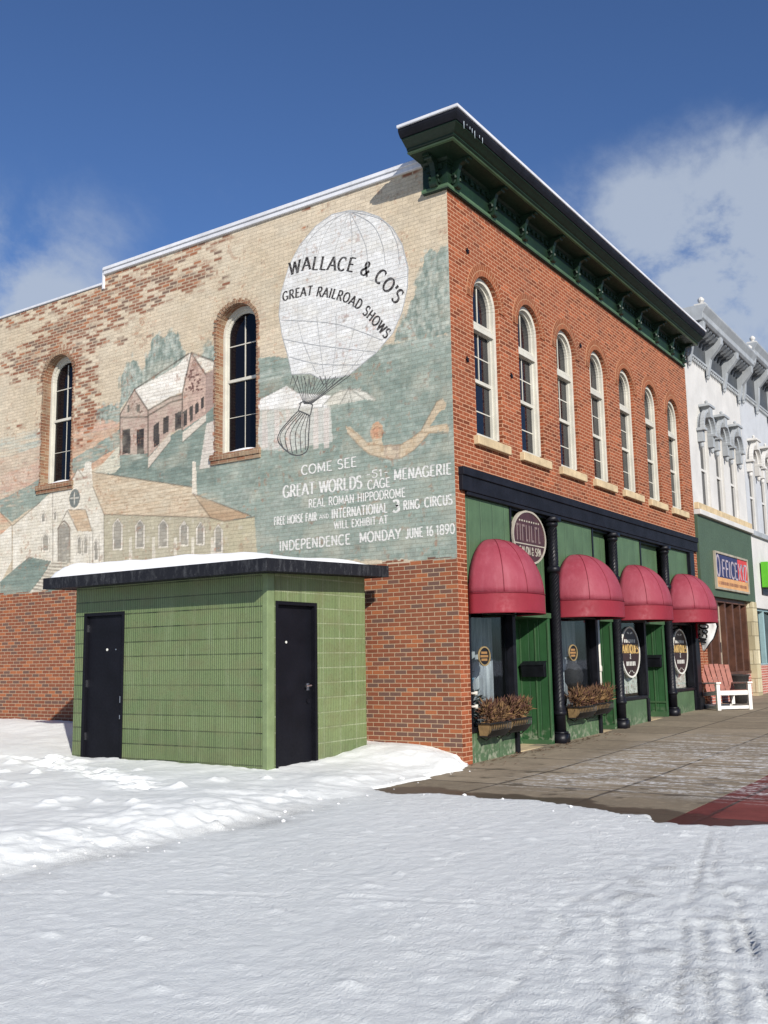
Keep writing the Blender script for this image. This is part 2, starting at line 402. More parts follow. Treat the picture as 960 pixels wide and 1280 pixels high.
# teal lower ground and hills
fill(P(246, 575, 322, 560, 322, 448, 345, 444, 368, 448, 430, 470, 480, 432, 520, 424, 575, 420, 575, 700, 246, 700), TEAL, TEAL2, n_mid, .04)
fill(P(322, 470, 340, 452, 366, 462, 380, 490, 322, 502), TEALP, TEAL2, n_str, .03)
fill(P(322, 480, 360, 470, 372, 484, 322, 500), TEAL2, TEALD, n_fin, .03)
fill(P(470, 442, 500, 428, 535, 421, 575, 419, 575, 432, 520, 440, 480, 455), TEALP, TEAL, n_str, .03)
fill(P(430, 510, 480, 470, 520, 455, 575, 452, 575, 520, 540, 600, 440, 560), TEAL2, TEAL, n_mid, .06, .8)
fill(P(300, 610, 575, 575, 575, 700, 246, 700, 246, 640), C(150, 157, 147), TEAL, n_mid, .05, .7)
foliage(P(558, 306, 552, 310, 546, 318, 538, 312, 530, 322, 527, 340, 521, 348, 519, 366, 512, 378, 509, 395, 498, 408, 492, 425, 520, 423, 560, 418, 575, 416, 575, 306), .07)
grass(P(322, 446, 575, 420, 575, 700, 246, 700, 246, 590, 322, 560), 2600, (TEAL, TEAL2, TEALP, C(150, 160, 148), TEALD, C(138, 150, 138)), .06, .035, .42)
grass(P(430, 500, 575, 440, 575, 600, 430, 580), 500, (TEALP, TEAL2, TEALD), .05, .05, .3)
# far left hills
fill(P(0, 548, 30, 540, 62, 530, 62, 562, 0, 578), TEALP, CREAM, n_str, .05)
fill(P(0, 574, 62, 553, 62, 612, 0, 628), C(200, 182, 160), C(184, 166, 146), n_mid, .04)
fill(P(0, 596, 40, 580, 62, 583, 62, 600, 0, 618), C(190, 158, 140), C(198, 176, 156), n_mid, .05)
fill(P(0, 626, 52, 598, 62, 604, 66, 612, 50, 629, 15, 652, 0, 640), TEAL, TEAL2, n_mid, .03)
fill(P(84, 534, 110, 512, 150, 503, 150, 568, 84, 604), C(206, 170, 142), C(184, 152, 128), n_str, .04)
fill(P(100, 532, 148, 520, 148, 534, 100, 545), C(194, 154, 134), C(202, 178, 154), n_str, .02)
fill(P(88, 575, 118, 558, 150, 536, 150, 558, 116, 578, 92, 592), TEAL, TEAL2, n_mid, .03)
# tree clump behind the house
foliage(P(148, 512, 152, 490, 152, 470, 160, 455, 168, 450, 172, 458, 180, 468, 182, 450, 188, 440, 190, 425, 198, 418, 206, 424, 212, 416, 222, 420, 226, 434, 232, 440, 232, 456, 200, 475, 168, 490), .06)
foliage(P(253, 448, 256, 436, 264, 430, 272, 434, 272, 452), .04)
foliage(P(120, 512, 140, 505, 150, 512, 150, 526, 120, 524), .04)
# hillside under the house
fill(P(112, 600, 150, 560, 185, 566, 226, 535, 270, 505, 270, 606, 246, 606, 244, 640, 200, 620, 114, 606), TEAL2, TEALD, n_mid, .03)
fill(P(148, 568, 186, 567, 190, 590, 150, 585), TEALD, TEAL2, n_mid, .02)
fill(P(117, 592, 150, 556, 150, 584, 143, 592), C(202, 196, 176), None)
grass(P(112, 600, 150, 560, 185, 566, 226, 535, 270, 505, 270, 606, 246, 640, 114, 606), 500, (TEALP, TEAL2, TEALD, TEAL), .1, .02, .4)
grass(P(0, 560, 150, 505, 150, 560, 90, 600, 60, 612, 0, 640), 600, (C(206, 178, 150), C(184, 136, 114), CREAM, TEALP, C(190, 160, 138)), .1, .02, .4)
# the house on the hill
INK = C(58, 50, 48); PINK, PINK2 = C(190, 170, 154), C(166, 142, 130)
fill(P(167, 487, 200, 470, 222, 457, 236, 441, 240, 442, 229, 490, 212, 496, 185, 513), C(232, 227, 216), C(216, 208, 194), n_str)
fill(P(239, 441, 269, 452, 269, 460, 259, 464, 256, 466), C(216, 208, 192))
fill(P(150, 518, 168, 487, 185, 512, 185, 567, 150, 569), PINK, PINK2, n_fin)
fill(P(185, 513, 213, 497, 228, 492, 228, 536, 212, 541, 185, 572), PINK, PINK2, n_fin)
fill(P(228, 491, 239, 441, 257, 467, 257, 518, 228, 538), C(206, 178, 160), PINK2, n_fin)
fill(P(257, 467, 270, 460, 270, 505, 257, 518), PINK2, C(150, 130, 122), n_mid)
for a in ((153, 537, 163, 536, 163, 567, 153, 567), (171, 537, 180, 536, 180, 567, 171, 568), (192, 532, 199, 527, 199, 555, 192, 560), (204, 523, 211, 519, 211, 539, 204, 543), (219, 517, 227, 513, 227, 535, 219, 538), (229, 515, 234, 511, 234, 531, 229, 534), (237, 509, 241, 506, 241, 525, 237, 528), (244, 505, 248, 502, 248, 515, 244, 518), (251, 498, 255, 495, 255, 509, 251, 512), (159, 507, 162, 506, 162, 515, 159, 515), (171, 506, 175, 505, 175, 514, 171, 515)):
    fill(P(*a), C(74, 70, 68), C(52, 48, 50), n_mid)
for i in range(34):      # stones in the right gable
    fx, fy = rng.random(), rng.random(); x = 232+fx*22; y = 460+abs(x-240)*1.0+fy*28
    if y < 492+(x-232)*-.1 and x < 256: fill(P(x-1.2, y-1.3, x+1.2, y-1.5, x+1.2, y+1.3, x-1.2, y+1.5), C(112, 84, 78))
for i in range(14):
    x = 158+rng.random()*20; y = 500+abs(x-168)*.9+rng.random()*10
    if y < 516: fill(P(x-.9, y-.9, x+.9, y-.9, x+.9, y+.9, x-.9, y+.9), C(112, 84, 78))
for a in ((150, 518, 168, 487, 185, 513), (228, 491, 239, 441, 257, 468), (185, 513, 213, 497, 228, 493), (185, 513, 185, 570), (228, 492, 228, 538), (150, 518, 150, 568), (150, 522, 185, 521), (186, 519, 213, 503, 228, 499), (168, 487, 236, 442), (239, 441, 269, 452)):
    line(P(*a), .035, INK, .8)
fill(P(185, 573, 213, 541, 213, 551, 185, 586), C(204, 192, 176)); fill(P(228, 541, 257, 518, 257, 527, 228, 553), C(208, 198, 182))
line(P(185, 586, 213, 551), .02, INK, .6); line(P(228, 553, 257, 527), .02, INK, .6)
fill(P(258, 530, 268, 525, 270, 582, 249, 587), C(206, 198, 186), C(196, 180, 170), n_mid)
# the stone church
CHW, CHW2 = C(224, 217, 202), C(206, 198, 180)
fill(P(16, 657, 50, 628, 67, 613, 85, 613, 90, 600, 97, 586, 104, 590, 107, 577, 114, 577, 116, 607, 130, 643, 130, 706, 68, 706, 40, 698, 16, 715), CHW, CHW2, n_mid)
fill(P(115, 590, 180, 600, 240, 609, 264, 647, 130, 643, 116, 608), C(206, 190, 164), C(190, 170, 144), n_str)
fill(P(241, 617, 280, 632, 314, 645, 280, 652, 263, 647), C(192, 170, 142), C(170, 144, 116), n_str)
fill(P(130, 643, 264, 647, 264, 705, 130, 708), C(184, 176, 152), C(172, 164, 142), n_mid)
fill(P(263, 647, 282, 652, 318, 646, 322, 700, 263, 705), C(186, 178, 150), C(178, 168, 142), n_mid)
fill(P(240, 577, 245, 577, 246, 620, 240, 618), C(216, 206, 188))
def lancet(cx, yt, yb, w, frame=True):
    def o(g): return P(cx-w/2-g, yb+g, cx-w/2-g, yt+6, cx-w*.3-g*.5, yt+2.5, cx, yt-1.5*g, cx+w*.3+g*.5, yt+2.5, cx+w/2+g, yt+6, cx+w/2+g, yb+g)
    if frame: fill(o(1.6), C(226, 218, 202))
    fill(o(0), C(158, 152, 140), C(142, 138, 128), n_mid); line(o(1.6), .018, C(120, 110, 98), .6)
for cx, yt, yb, w in ((147, 650, 686, 9.5), (175, 651, 684, 9), (204, 651, 683, 9.5), (230, 653, 681, 8.5), (250.5, 654, 680, 8), (273, 657, 690, 8)): lancet(cx, yt, yb, w)
for x in (163, 192, 219, 241, 265): fill(P(x-1.7, 672, x+1.7, 671, x+2.2, 700, x-2.2, 702), C(210, 202, 184))
fill(P(85, 637, 107, 637, 115, 664, 97, 664), C(202, 180, 152), C(188, 162, 134), n_str)
for a in ((72, 662, 84, 638, 97, 664), (116, 608, 130, 643), (16, 657, 50, 628), (130, 643, 264, 647), (263, 647, 280, 652, 318, 646), (241, 617, 314, 645), (130, 643, 130, 706), (115, 590, 240, 609), (90, 600, 97, 586, 104, 596), (85, 637, 107, 637, 115, 664), (40, 698, 68, 706), (66, 613, 66, 706), (116, 660, 116, 705), (241, 617, 263, 647)):
    line(P(*a), .022, C(92, 80, 70), .75)
fill([(mw(93.3, 623)[0]+.17*math.cos(a), mw(93.3, 623)[1]+.2*math.sin(a)) for a in np.linspace(0, 2*math.pi, 24)], C(112, 118, 114)); 
line([(mw(93.3, 623)[0]+.19*math.cos(a), mw(93.3, 623)[1]+.22*math.sin(a)) for a in np.linspace(0, 2*math.pi, 24)], .04, C(216, 206, 188)); line(P(88, 623, 98, 622), .02, CHW); line(P(93, 616, 93, 630), .02, CHW)
lancet(80, 654, 703, 13, False); line(P(73, 703, 73, 660, 76.5, 654, 80, 651, 83.5, 654, 87, 660, 87, 703), .03, C(110, 98, 86), .9)
for a in ((99, 670, 692, 4), (107, 672, 692, 4), (57, 667, 688, 6.5), (120, 676, 700, 4), (54, 640, 652, 4), (69, 638, 650, 3)): lancet(a[0], a[1], a[2], a[3])
for x in (76, 112, 124): line(P(x, 668, x, 704), .018, C(120, 108, 94), .6)
fill(P(0, 640, 15, 657, 15, 700, 0, 730), CHW, CHW2, n_mid); fill(P(0, 640, 15, 656, 0, 669), C(206, 160, 132), C(194, 176, 150), n_str); line(P(0, 640, 15, 657, 15, 715), .022, C(92, 80, 70), .7)
fill(P(0, 742, 0, 727, 36, 696, 66, 702, 64, 716, 50, 745, 0, 746), TEALD, TEAL2, n_str)
fill(P(118, 705, 90, 708, 75, 716, 60, 728, 55, 745, 120, 745), TEALD, TEAL2, n_str)
fill(P(64, 702, 88, 703, 72, 716, 50, 742, 36, 742, 52, 722), C(208, 200, 182))
for k in range(9):
    f = k/9.; line(P(64-26*f, 704+36*f, 84-34*f, 705+37*f), .03, C(118, 108, 96), .8)
# the balloon and its rigging
BAL = P(437, 263, 415, 268, 394.4, 283, 375.5, 305.5, 361.7, 331, 351.4, 365.6, 348.7, 393, 353, 420.6, 360, 445, 364.5, 468, 388, 467, 401, 474, 422, 472, 435.6, 469, 470, 441, 490.6, 417, 502.7, 389.7, 509.5, 358.8, 510.2, 334.7, 502.7, 305.5, 490.6, 284.8, 473.4, 271, 453, 264)
# tents first, the balloon hangs in front
fill(P(323, 512, 358, 505, 412, 500, 416, 552, 386, 557, 366, 564, 323, 562), C(198, 196, 186), C(184, 186, 176), n_mid)
for x in (328, 343, 357, 392, 405): fill(P(x, 510, x+6, 509, x+6.5, 560, x, 561), C(208, 196, 186), None, None, 0, .7)
fill(P(323, 500, 340, 492, 358, 482, 372, 491, 412, 494, 418, 504, 404, 510, 323, 513), C(234, 232, 226), C(218, 215, 208), n_mid)
line(P(323, 500, 358, 482, 372, 491, 412, 494), .02, C(110, 112, 104), .6); line(P(323, 513, 404, 509), .018, C(110, 112, 104), .6)
fill(P(403, 507, 417, 493, 425, 488, 436, 485, 448, 486, 458, 490, 468, 497, 470, 501, 456, 499, 440, 503, 425, 505), C(210, 206, 192), C(194, 192, 180), n_mid)
for a in ((403, 507, 417, 493, 436, 485, 458, 490, 470, 501), (436, 485, 425, 505), (436, 485, 440, 503), (436, 485, 456, 499), (436, 500, 436, 515)): line(P(*a), .02, C(96, 100, 94), .7)
fill(BAL, C(222, 221, 217), C(208, 207, 203), n_mid)
# acrobat in mid swing
SK, SK2 = C(202, 186, 160), C(180, 160, 132)
fill(P(432, 533, 438, 534, 448, 543, 458, 553, 466, 553, 476, 556, 490, 557, 501, 556, 514, 548, 526, 539, 534, 524, 543, 509, 546, 502, 553, 498, 558, 504, 556, 512, 549, 514, 542, 526, 537, 532, 548, 531, 558, 529, 562, 536, 560, 541, 548, 539, 537, 541, 528, 552, 518, 562, 501, 573, 488, 574, 474, 572, 462, 568, 454, 562, 444, 552, 434, 541), SK, SK2, n_fin, .015)
fill([(mw(471, 540)[0]+.13*math.cos(a), mw(471, 540)[1]+.17*math.sin(a)) for a in np.linspace(0, 2*math.pi, 20)], C(196, 146, 116), SK2, n_fin)
fill(P(466, 548, 477, 548, 480, 562, 466, 562), SK, SK2, n_fin); fill(P(480, 556, 500, 556, 498, 573, 480, 573), C(170, 152, 134), SK, n_fin)
for k in range(420):      # shingle strokes on the church roof
    x = rng.uniform(mw(118, 600)[0], mw(312, 640)[0]); z = rng.uniform(mw(150, 643)[1], mw(118, 592)[1])
    if inside(np.array([x]), np.array([z]), P(116, 592, 240, 610, 314, 645, 280, 651, 263, 646, 131, 642))[0]: dab(x, z, .03+.1*rng.random(), .012, (C(164, 138, 110), C(212, 196, 168), C(150, 122, 96), C(196, 172, 142))[k % 4], .6)
for k in range(300):      # stone marks on the church and the house
    x = rng.uniform(mw(20, 650)[0], mw(310, 660)[0]); z = rng.uniform(mw(100, 703)[1], mw(100, 600)[1])
    if inside(np.array([x]), np.array([z]), P(20, 660, 50, 632, 85, 615, 115, 608, 130, 645, 262, 648, 316, 650, 316, 690, 130, 703, 70, 703))[0]: dab(x, z, .02+.05*rng.random(), .015+.02*rng.random(), (C(170, 160, 142), C(216, 208, 192), C(190, 180, 160))[k % 3], .45)
for a in ((432, 533, 448, 544, 462, 556, 480, 557, 501, 556, 514, 548, 526, 539, 534, 524, 546, 502, 553, 498), (434, 541, 450, 558, 462, 568, 488, 574, 501, 573, 518, 562, 537, 541, 560, 541), (500, 556, 499, 573), (526, 540, 536, 541)): line(P(*a), .02, C(140, 112, 88), .6)
for a in ((466, 538, 471, 533, 477, 536, 478, 545), (469, 542, 473, 543)): line(P(*a), .02, C(120, 84, 66), .6)
# wear: grime, streaks and faded brush marks
RGB *= (0.84+.32*n_fin)[..., None]*(0.90+.2*n_mid)[..., None]
st = np.clip((n_ver-.55)/.25, 0, 1)*.12*np.clip((Z-3)/2, 0, 1); RGB = RGB*(1-st[..., None])+C(150, 138, 116)*st[..., None]
fade = np.clip((vnoise(X, Z, .45, .28, seed=12)-.5)/.25, 0, 1)*.28; RGB = RGB*(1-fade[..., None])+C(198, 190, 170)*fade[..., None]
# where the paint has come off, brick by brick
BW, RH = .215, .068
row = np.floor(Z/RH).astype(int); off = np.where(row % 2 == 0, BW*.5, 0); bid = np.floor((X+off)/BW).astype(int)
h = np.sin(row*127.1+bid*311.7)*43758.5453; h = h-np.floor(h)
h2 = np.sin(row*17.3)*9758.5; h2 = h2-np.floor(h2)
RGB *= (.93+.14*h)[..., None]; RGB *= (.90+.2*rng.random(X.shape))[..., None]
bx = ((X+off)/BW-bid)*BW; bz = (Z/RH-row)*RH
edge = np.minimum(np.minimum(bx, BW-bx), np.minimum(bz, RH-bz))
dens = np.zeros_like(X)
for px, py, rx, rz, s in ((20, 450, 1.1, .35, .8), (70, 425, 1.2, .42, .95), (120, 395, 1.3, .5, 1.1), (150, 375, 1.2, .38, 1.1), (190, 365, 1.0, .25, .9), (230, 355, .9, .25, .8), (100, 460, .5, .5, .9), (112, 490, .32, .5, 1.05), (106, 520, .38, .35, 1.15), (108, 545, .3, .3, .8), (90, 440, .5, .4, .8), (150, 345, 1.2, .2, .55), (210, 325, 1.3, .18, .5), (260, 305, .8, .16, .5), (390, 262, .4, .15, .45), (430, 240, .6, .15, .5), (60, 380, 1.2, .25, .5), (20, 400, 1.0, .25, .4),
                          (35, 455, .5, .2, .6), (20, 532, .5, .12, .45), (250, 330, .7, .15, .6), (280, 350, .5, .2, .4), (380, 285, .12, .06, .9), (512, 215, .3, .12, .6), (64, 560, .2, 1.0, .5), (51, 540, .15, 1.0, .5), (100, 600, .4, .25, .3), (40, 470, 1.2, .3, .35), (180, 420, .8, .2, .35), (277, 480, .1, 1.3, .5), (330, 420, .3, .15, .2)):
    cx, cz = mw(px, py); dens += s*np.exp(-((X-cx)/rx)**2-((Z-cz)/rz)**2)
dens = dens*(.55+.9*vnoise(X, Z, .5, .2, seed=21))*(.55+.9*h2)
lowmur = .05*np.clip((n_big-.35)/.3, 0, 1)
expo = 1/(1+np.exp(-(np.minimum(dens, 1.1)*.74+lowmur*.6-.10-h*.78-n_fin*.18)*22))
alpha = 1-np.clip(expo, 0, 1)*np.clip(edge/.016, 0, 1)*.93
alpha *= 1-.55*np.clip((n_fin-.60)/.12, 0, 1)*np.clip((n_mid-.45)/.2, 0, 1)
# unpainted brick below the mural
ragged = 3.135+.02*np.sign(np.sin(row*3.1+bid*1.7))+(n_mid-.5)*.05
alpha = np.where(Z < ragged, 0.0, alpha)
# window openings (and a ring of bare brick at the reveals)
WIN = [(-4.575, .505), (-9.68, .49)]; WZ0, WZS = 5.40, 7.72
hole = np.zeros(X.shape, bool)
for c, hw in WIN:
    dz = np.maximum(Z-WZS, 0); dd = np.where(Z > WZS, np.hypot(X-c, dz), np.abs(X-c))-hw
    hole |= (dd < 0) & (Z > WZ0)
    ring = (dd < (.035+.05*h)) & (Z > WZ0-.05) & (dd > -.1); alpha = np.where(ring & (h2 > .15), alpha*.25, alpha)
    band = (dd < .22) & (dd > -.1) & (Z > WZS-.2); alpha = np.where(band & (np.sin(np.arctan2(Z-WZS, X-c)*34) > .0), alpha*np.where(c < -6, .35, .8), alpha)
ny, nx = X.shape
ztop = np.where(gx < XST, ZT2, ZT1)
vid = np.arange(nx*ny).reshape(ny, nx)
fc = np.stack([vid[:-1, :-1], vid[:-1, 1:], vid[1:, 1:], vid[1:, :-1]], -1)
ok = ~(hole[:-1, :-1] & hole[1:, 1:] & hole[1:, :-1] & hole[:-1, 1:]) & (Z[1:, 1:] <= ztop[None, 1:]+1e-6)
fc = fc[ok]
me = bpy.data.meshes.new('side_wall')
co = np.stack([X, np.zeros_like(X), Z], -1).reshape(-1, 3).astype(np.float32)
used = np.zeros(len(co), bool); used[fc.reshape(-1)] = True; remap = np.cumsum(used)-1
co = co[used]; fc = remap[fc]
me.vertices.add(len(co)); me.vertices.foreach_set('co', co.reshape(-1))
me.loops.add(fc.size); me.loops.foreach_set('vertex_index', fc.reshape(-1).astype(np.int32))
me.polygons.add(len(fc)); me.polygons.foreach_set('loop_start', np.arange(0, fc.size, 4, dtype=np.int32)); me.polygons.foreach_set('loop_total', np.full(len(fc), 4, np.int32))
me.update(calc_edges=True)
ul = me.uv_layers.new(name='UVMap'); ul.data.foreach_set('uv', co[fc.reshape(-1)][:, [0, 2]].reshape(-1).astype(np.float32))
ca = me.color_attributes.new('coat', 'FLOAT_COLOR', 'POINT')
cc = np.concatenate([np.clip(RGB, 0, .85), alpha[..., None]], -1).reshape(-1, 4)[used].astype(np.float32); ca.data.foreach_set('color', cc.reshape(-1))
def mural_material():
    g = NT('mural_on_brick'); uv = g.uv(); Pn = g.obj()
    a = g.attr('coat')
    q = brick_nodes(g, uv, g.mix(g.noise(Pn, 9, 3), lin(156, 90, 64), lin(104, 62, 48)), g.mix(g.noise(Pn, 1.2, 3), lin(166, 106, 78), lin(122, 68, 50)), lin(200, 174, 144), .215, .068, .007)
    q2 = brick_nodes(g, uv, (0, 0, 0), (1, 1, 1), (.5, .5, .5), .215, .068, .007)
    sz = g.n('ShaderNodeSeparateXYZ'); g.l(Pn, sz.inputs[0])
    bc = g.mix(g.math('MULTIPLY', g.rng(q2.outputs['Color'], .74, .82), .75), q.outputs['Color'], lin(98, 84, 78))
    bc = g.mix(g.math('MULTIPLY', g.rng(q2.outputs['Color'], .2, .12), .6), bc, lin(190, 116, 74))
    fine = g.noise(Pn, 80, 3); bc = g.mix(g.rng(fine, .4, .7, 0, .35), bc, lin(90, 60, 46))
    pc = g.mix(g.math('MULTIPLY', q.outputs['Fac'], .17), a.outputs['Color'], lin(150, 136, 112))
    pc = g.mix(g.rng(g.noise(Pn, 55, 4), .55, .75, 0, .25), pc, lin(140, 124, 104))
    col = g.mix(a.outputs['Alpha'], bc, pc)
    inv = g.math('SUBTRACT', 1.0, q.outputs['Fac'])
    return g.fin(col, .9, .15, g.bump(g.math('ADD', inv, g.math('MULTIPLY', fine, .3)), .75, .007))
me.materials.append(mural_material())
side = bpy.data.objects.new('side_wall', me); COL.objects.link(side); child(side, B); side['label'] = 'old brick side wall painted with a faded circus mural'
del X, Z, RGB, n_big, n_mid, n_fin, n_str, n_ver
# ------------------------------------------------------------------ lettering: a small stroke alphabet
def arcp(cx, cy, rx, ry, a0, a1, n=10): return [(cx+rx*math.cos(rad(a0+(a1-a0)*i/n)), cy+ry*math.sin(rad(a0+(a1-a0)*i/n))) for i in range(n+1)]
GL = {
 'A': (.72, [[(0, 0), (.36, 1)], [(.36, 1), (.72, 0)], [(.13, .35), (.59, .35)]]), 'B': (.6, [[(.1, 0), (.1, 1)], [(.1, 1)]+arcp(.3, .76, .22, .24, 90, -90)+[(.1, .52)], [(.1, .52)]+arcp(.32, .26, .26, .26, 90, -90)+[(.1, 0)]]),
 'C': (.68, [arcp(.37, .5, .35, .5, 48, 312, 16)]), 'D': (.68, [[(.1, 0), (.1, 1)], [(.1, 1)]+arcp(.25, .5, .41, .5, 90, -90, 14)+[(.1, 0)]]), 'E': (.56, [[(.1, 0), (.1, 1)], [(.1, 1), (.54, 1)], [(.1, .52), (.46, .52)], [(.1, 0), (.56, 0)]]),
 'F': (.54, [[(.1, 0), (.1, 1)], [(.1, 1), (.54, 1)], [(.1, .52), (.46, .52)]]), 'G': (.72, [arcp(.37, .5, .35, .5, 48, 345, 16), [(.42, .42), (.71, .42)], [(.68, .42), (.68, .05)]]), 'H': (.7, [[(.1, 0), (.1, 1)], [(.6, 0), (.6, 1)], [(.1, .52), (.6, .52)]]),
 'I': (.24, [[(.12, 0), (.12, 1)]]), 'J': (.5, [[(.4, 1), (.4, .25)]+arcp(.22, .25, .18, .25, 0, -160)]), 'K': (.66, [[(.1, 0), (.1, 1)], [(.62, 1), (.1, .42)], [(.25, .56), (.66, 0)]]), 'L': (.54, [[(.1, 0), (.1, 1)], [(.1, 0), (.54, 0)]]),
 'M': (.86, [[(.1, 0), (.1, 1)], [(.1, 1), (.43, .15)], [(.43, .15), (.76, 1)], [(.76, 1), (.76, 0)]]), 'N': (.72, [[(.1, 0), (.1, 1)], [(.1, 1), (.62, 0)], [(.62, 0), (.62, 1)]]), 'O': (.76, [arcp(.38, .5, .36, .5, 0, 360, 22)]),
 'P': (.58, [[(.1, 0), (.1, 1)], [(.1, 1)]+arcp(.3, .74, .26, .26, 90, -90)+[(.1, .48)]]), 'Q': (.76, [arcp(.38, .5, .36, .5, 0, 360, 22), [(.45, .25), (.74, -.06)]]), 'R': (.66, [[(.1, 0), (.1, 1)], [(.1, 1)]+arcp(.3, .75, .25, .25, 90, -90)+[(.1, .5)], [(.3, .5), (.64, 0)]]),
 'S': (.56, [arcp(.28, .75, .23, .25, 40, 250, 10)[:-1]+arcp(.28, .26, .25, .26, 80, -145, 12)]), 'T': (.62, [[(.31, 0), (.31, 1)], [(0, 1), (.62, 1)]]), 'U': (.7, [[(.1, 1), (.1, .33)]+arcp(.35, .33, .25, .33, 180, 360)+[(.6, 1)]]),
 'V': (.68, [[(0, 1), (.34, 0)], [(.34, 0), (.68, 1)]]), 'W': (.98, [[(0, 1), (.25, 0)], [(.25, 0), (.49, .95)], [(.49, .95), (.73, 0)], [(.73, 0), (.98, 1)]]), 'X': (.66, [[(0, 1), (.66, 0)], [(.66, 1), (0, 0)]]), 'Y': (.64, [[(0, 1), (.32, .48)], [(.64, 1), (.32, .48)], [(.32, .48), (.32, 0)]]),
 'Z': (.6, [[(.03, 1), (.58, 1)], [(.58, 1), (.02, 0)], [(.02, 0), (.6, 0)]]), '&': (.72, [[(.7, 0), (.2, .7)]+arcp(.33, .8, .15, .2, 200, -30, 10)+[(.12, .35)]+arcp(.28, .22, .22, .22, 140, 320, 8)+[(.68, .45)]]), "'": (.2, [[(.1, 1), (.08, .72)]]), '-': (.4, [[(.06, .5), (.34, .5)]]), '.': (.18, [[(.09, 0), (.09, .08)]]),
 '0': (.6, [arcp(.3, .5, .26, .5, 0, 360, 20)]), '1': (.36, [[(.04, .8), (.2, 1)], [(.2, 1), (.2, 0)]]), '3': (.54, [arcp(.26, .76, .22, .24, 150, -90, 10)+arcp(.26, .26, .25, .26, 90, -150, 12)]), '5': (.54, [[(.5, 1), (.12, 1)], [(.12, 1), (.1, .55)]+arcp(.26, .31, .25, .31, 120, -150, 12)]),
 '6': (.56, [arcp(.28, .29, .23, .29, 0, 360, 18), [(.48, .97), (.3, .92), (.14, .68), (.05, .32)]]), '8': (.56, [arcp(.28, .75, .2, .25, 0, 360, 16), arcp(.28, .26, .25, .26, 0, 360, 16)]), '9': (.56, [arcp(.28, .71, .23, .29, 0, 360, 18), [(.08, .03), (.26, .08), (.42, .32), (.51, .68)]]), ' ': (.34, [])}
SERIF_TIPS = set('ABDEFHIKLMNPRTUVWXYAJ1')
def strokes(mb, pts, thick, thin, put, lay, hs):
    """one pen stroke: the width follows the direction like a broad brush"""
    n = len(pts); L = []; R = []
    for i, (x, y) in enumerate(pts):
        x0, y0 = pts[max(i-1, 0)]; x1, y1 = pts[min(i+1, n-1)]; dx, dy = (x1-x0)*hs, y1-y0; l = math.hypot(dx, dy) or 1
        w = thin+(thick-thin)*abs(dy)/l; nx_, ny_ = -dy/l*w/2/hs, dx/l*w/2
        L.append((x+nx_, y+ny_)); R.append((x-nx_, y-ny_))
    v = [put(p[0], p[1], lay) for p in L]+[put(p[0], p[1], lay) for p in R]
    mb.add(v, [(i, i+1, n+i+1, n+i) for i in range(n-1)])
def text(mb, s, put, h=1., thick=.18, thin=.10, serif=.0, cond=1., gap=.12, fit=None):
    """write s; put(u, v, layer) maps text metres to space; fit stretches the line to that width"""
    adv = [(GL[c][0]+gap)*cond*h for c in s]; tot = sum(adv)-gap*cond*h
    k = 1. if fit is None else fit/tot
    x = 0.
    for ci, c in enumerate(s):
        w, st = GL[c]
        def pp(a, b, lay, x=x): return put(x+a*cond*h*k, b*h, lay)
        for si, p in enumerate(st):
            lay = (si % 4)+(ci % 2)*4
            strokes(mb, p, thick, thin, pp, lay, cond*k)
            if serif and c in SERIF_TIPS and len(p) <= 3:
                for (ex, ey) in (p[0], p[-1]):
                    if ey in (0, 1) and not (c in 'ELTFBDPR' and abs(p[0][1]-p[-1][1]) < .01):
                        q = serif/2/(cond*k); e0 = ey+(.0 if ey == 0 else -.05)
                        vs = [pp(ex-q, e0, lay+8), pp(ex+q, e0, lay+8), pp(ex+q, e0+.05, lay+8), pp(ex-q, e0+.05, lay+8)]; mb.add(vs, [(0, 1, 2, 3)])
            elif serif and c in 'CGS' and si == 0:
                (ex, ey) = p[0]; q = .03/(cond*k); mb.add([pp(ex-q, ey-.12, lay+8), pp(ex+q, ey-.12, lay+8), pp(ex+q, ey+.1, lay+8), pp(ex-q, ey+.1, lay+8)], [(0, 1, 2, 3)])
        x += adv[ci]*k
    return x
def textwidth(s, h, cond, gap=.12): return sum((GL[c][0]+gap)*cond*h for c in s)
# mural lettering on the side wall
def sign_paint(name, c, under):
    """old sign-writer's paint: thin over the joints, flaked off in places"""
    gm = NT(name); uv = gm.obj(); sp = gm.n('ShaderNodeSeparateXYZ'); gm.l(uv, sp.inputs[0]); cb = gm.n('ShaderNodeCombineXYZ'); gm.l(sp.outputs[0], cb.inputs[0]); gm.l(sp.outputs[2], cb.inputs[1])
    q = brick_nodes(gm, cb.outputs[0], (0, 0, 0), (1, 1, 1), (.5, .5, .5)); n1 = gm.noise(uv, 7, 5, .65); n2 = gm.noise(uv, 34, 4, .65)
    w = gm.math('MAXIMUM', gm.math('MULTIPLY', q.outputs['Fac'], .42), gm.math('MULTIPLY', gm.rng(n1, .50, .68), gm.rng(n2, .48, .60)))
    col = gm.mix(gm.rng(n2, .3, .7), c, tuple(x*.82 for x in c)); col = gm.mix(gm.math('MULTIPLY', w, .72), col, under)
    return gm.fin(col, .9, .15, gm.bump(gm.math('SUBTRACT', 1, q.outputs['Fac']), .6, .006))
PAINT_W = sign_paint('mural_white_lettering', lin(234, 231, 224), lin(150, 158, 148))
PAINT_K = sign_paint('mural_black_lettering', lin(58, 54, 54), lin(186, 184, 180))
def wallput(x0, z0, x1, z1):
    ang = math.atan2(z1-z0, x1-x0); c, s = math.cos(ang), math.sin(ang)
    return lambda u, v, lay: (x0+u*c-v*s, -.003-.0004*lay, z0+u*s+v*c)
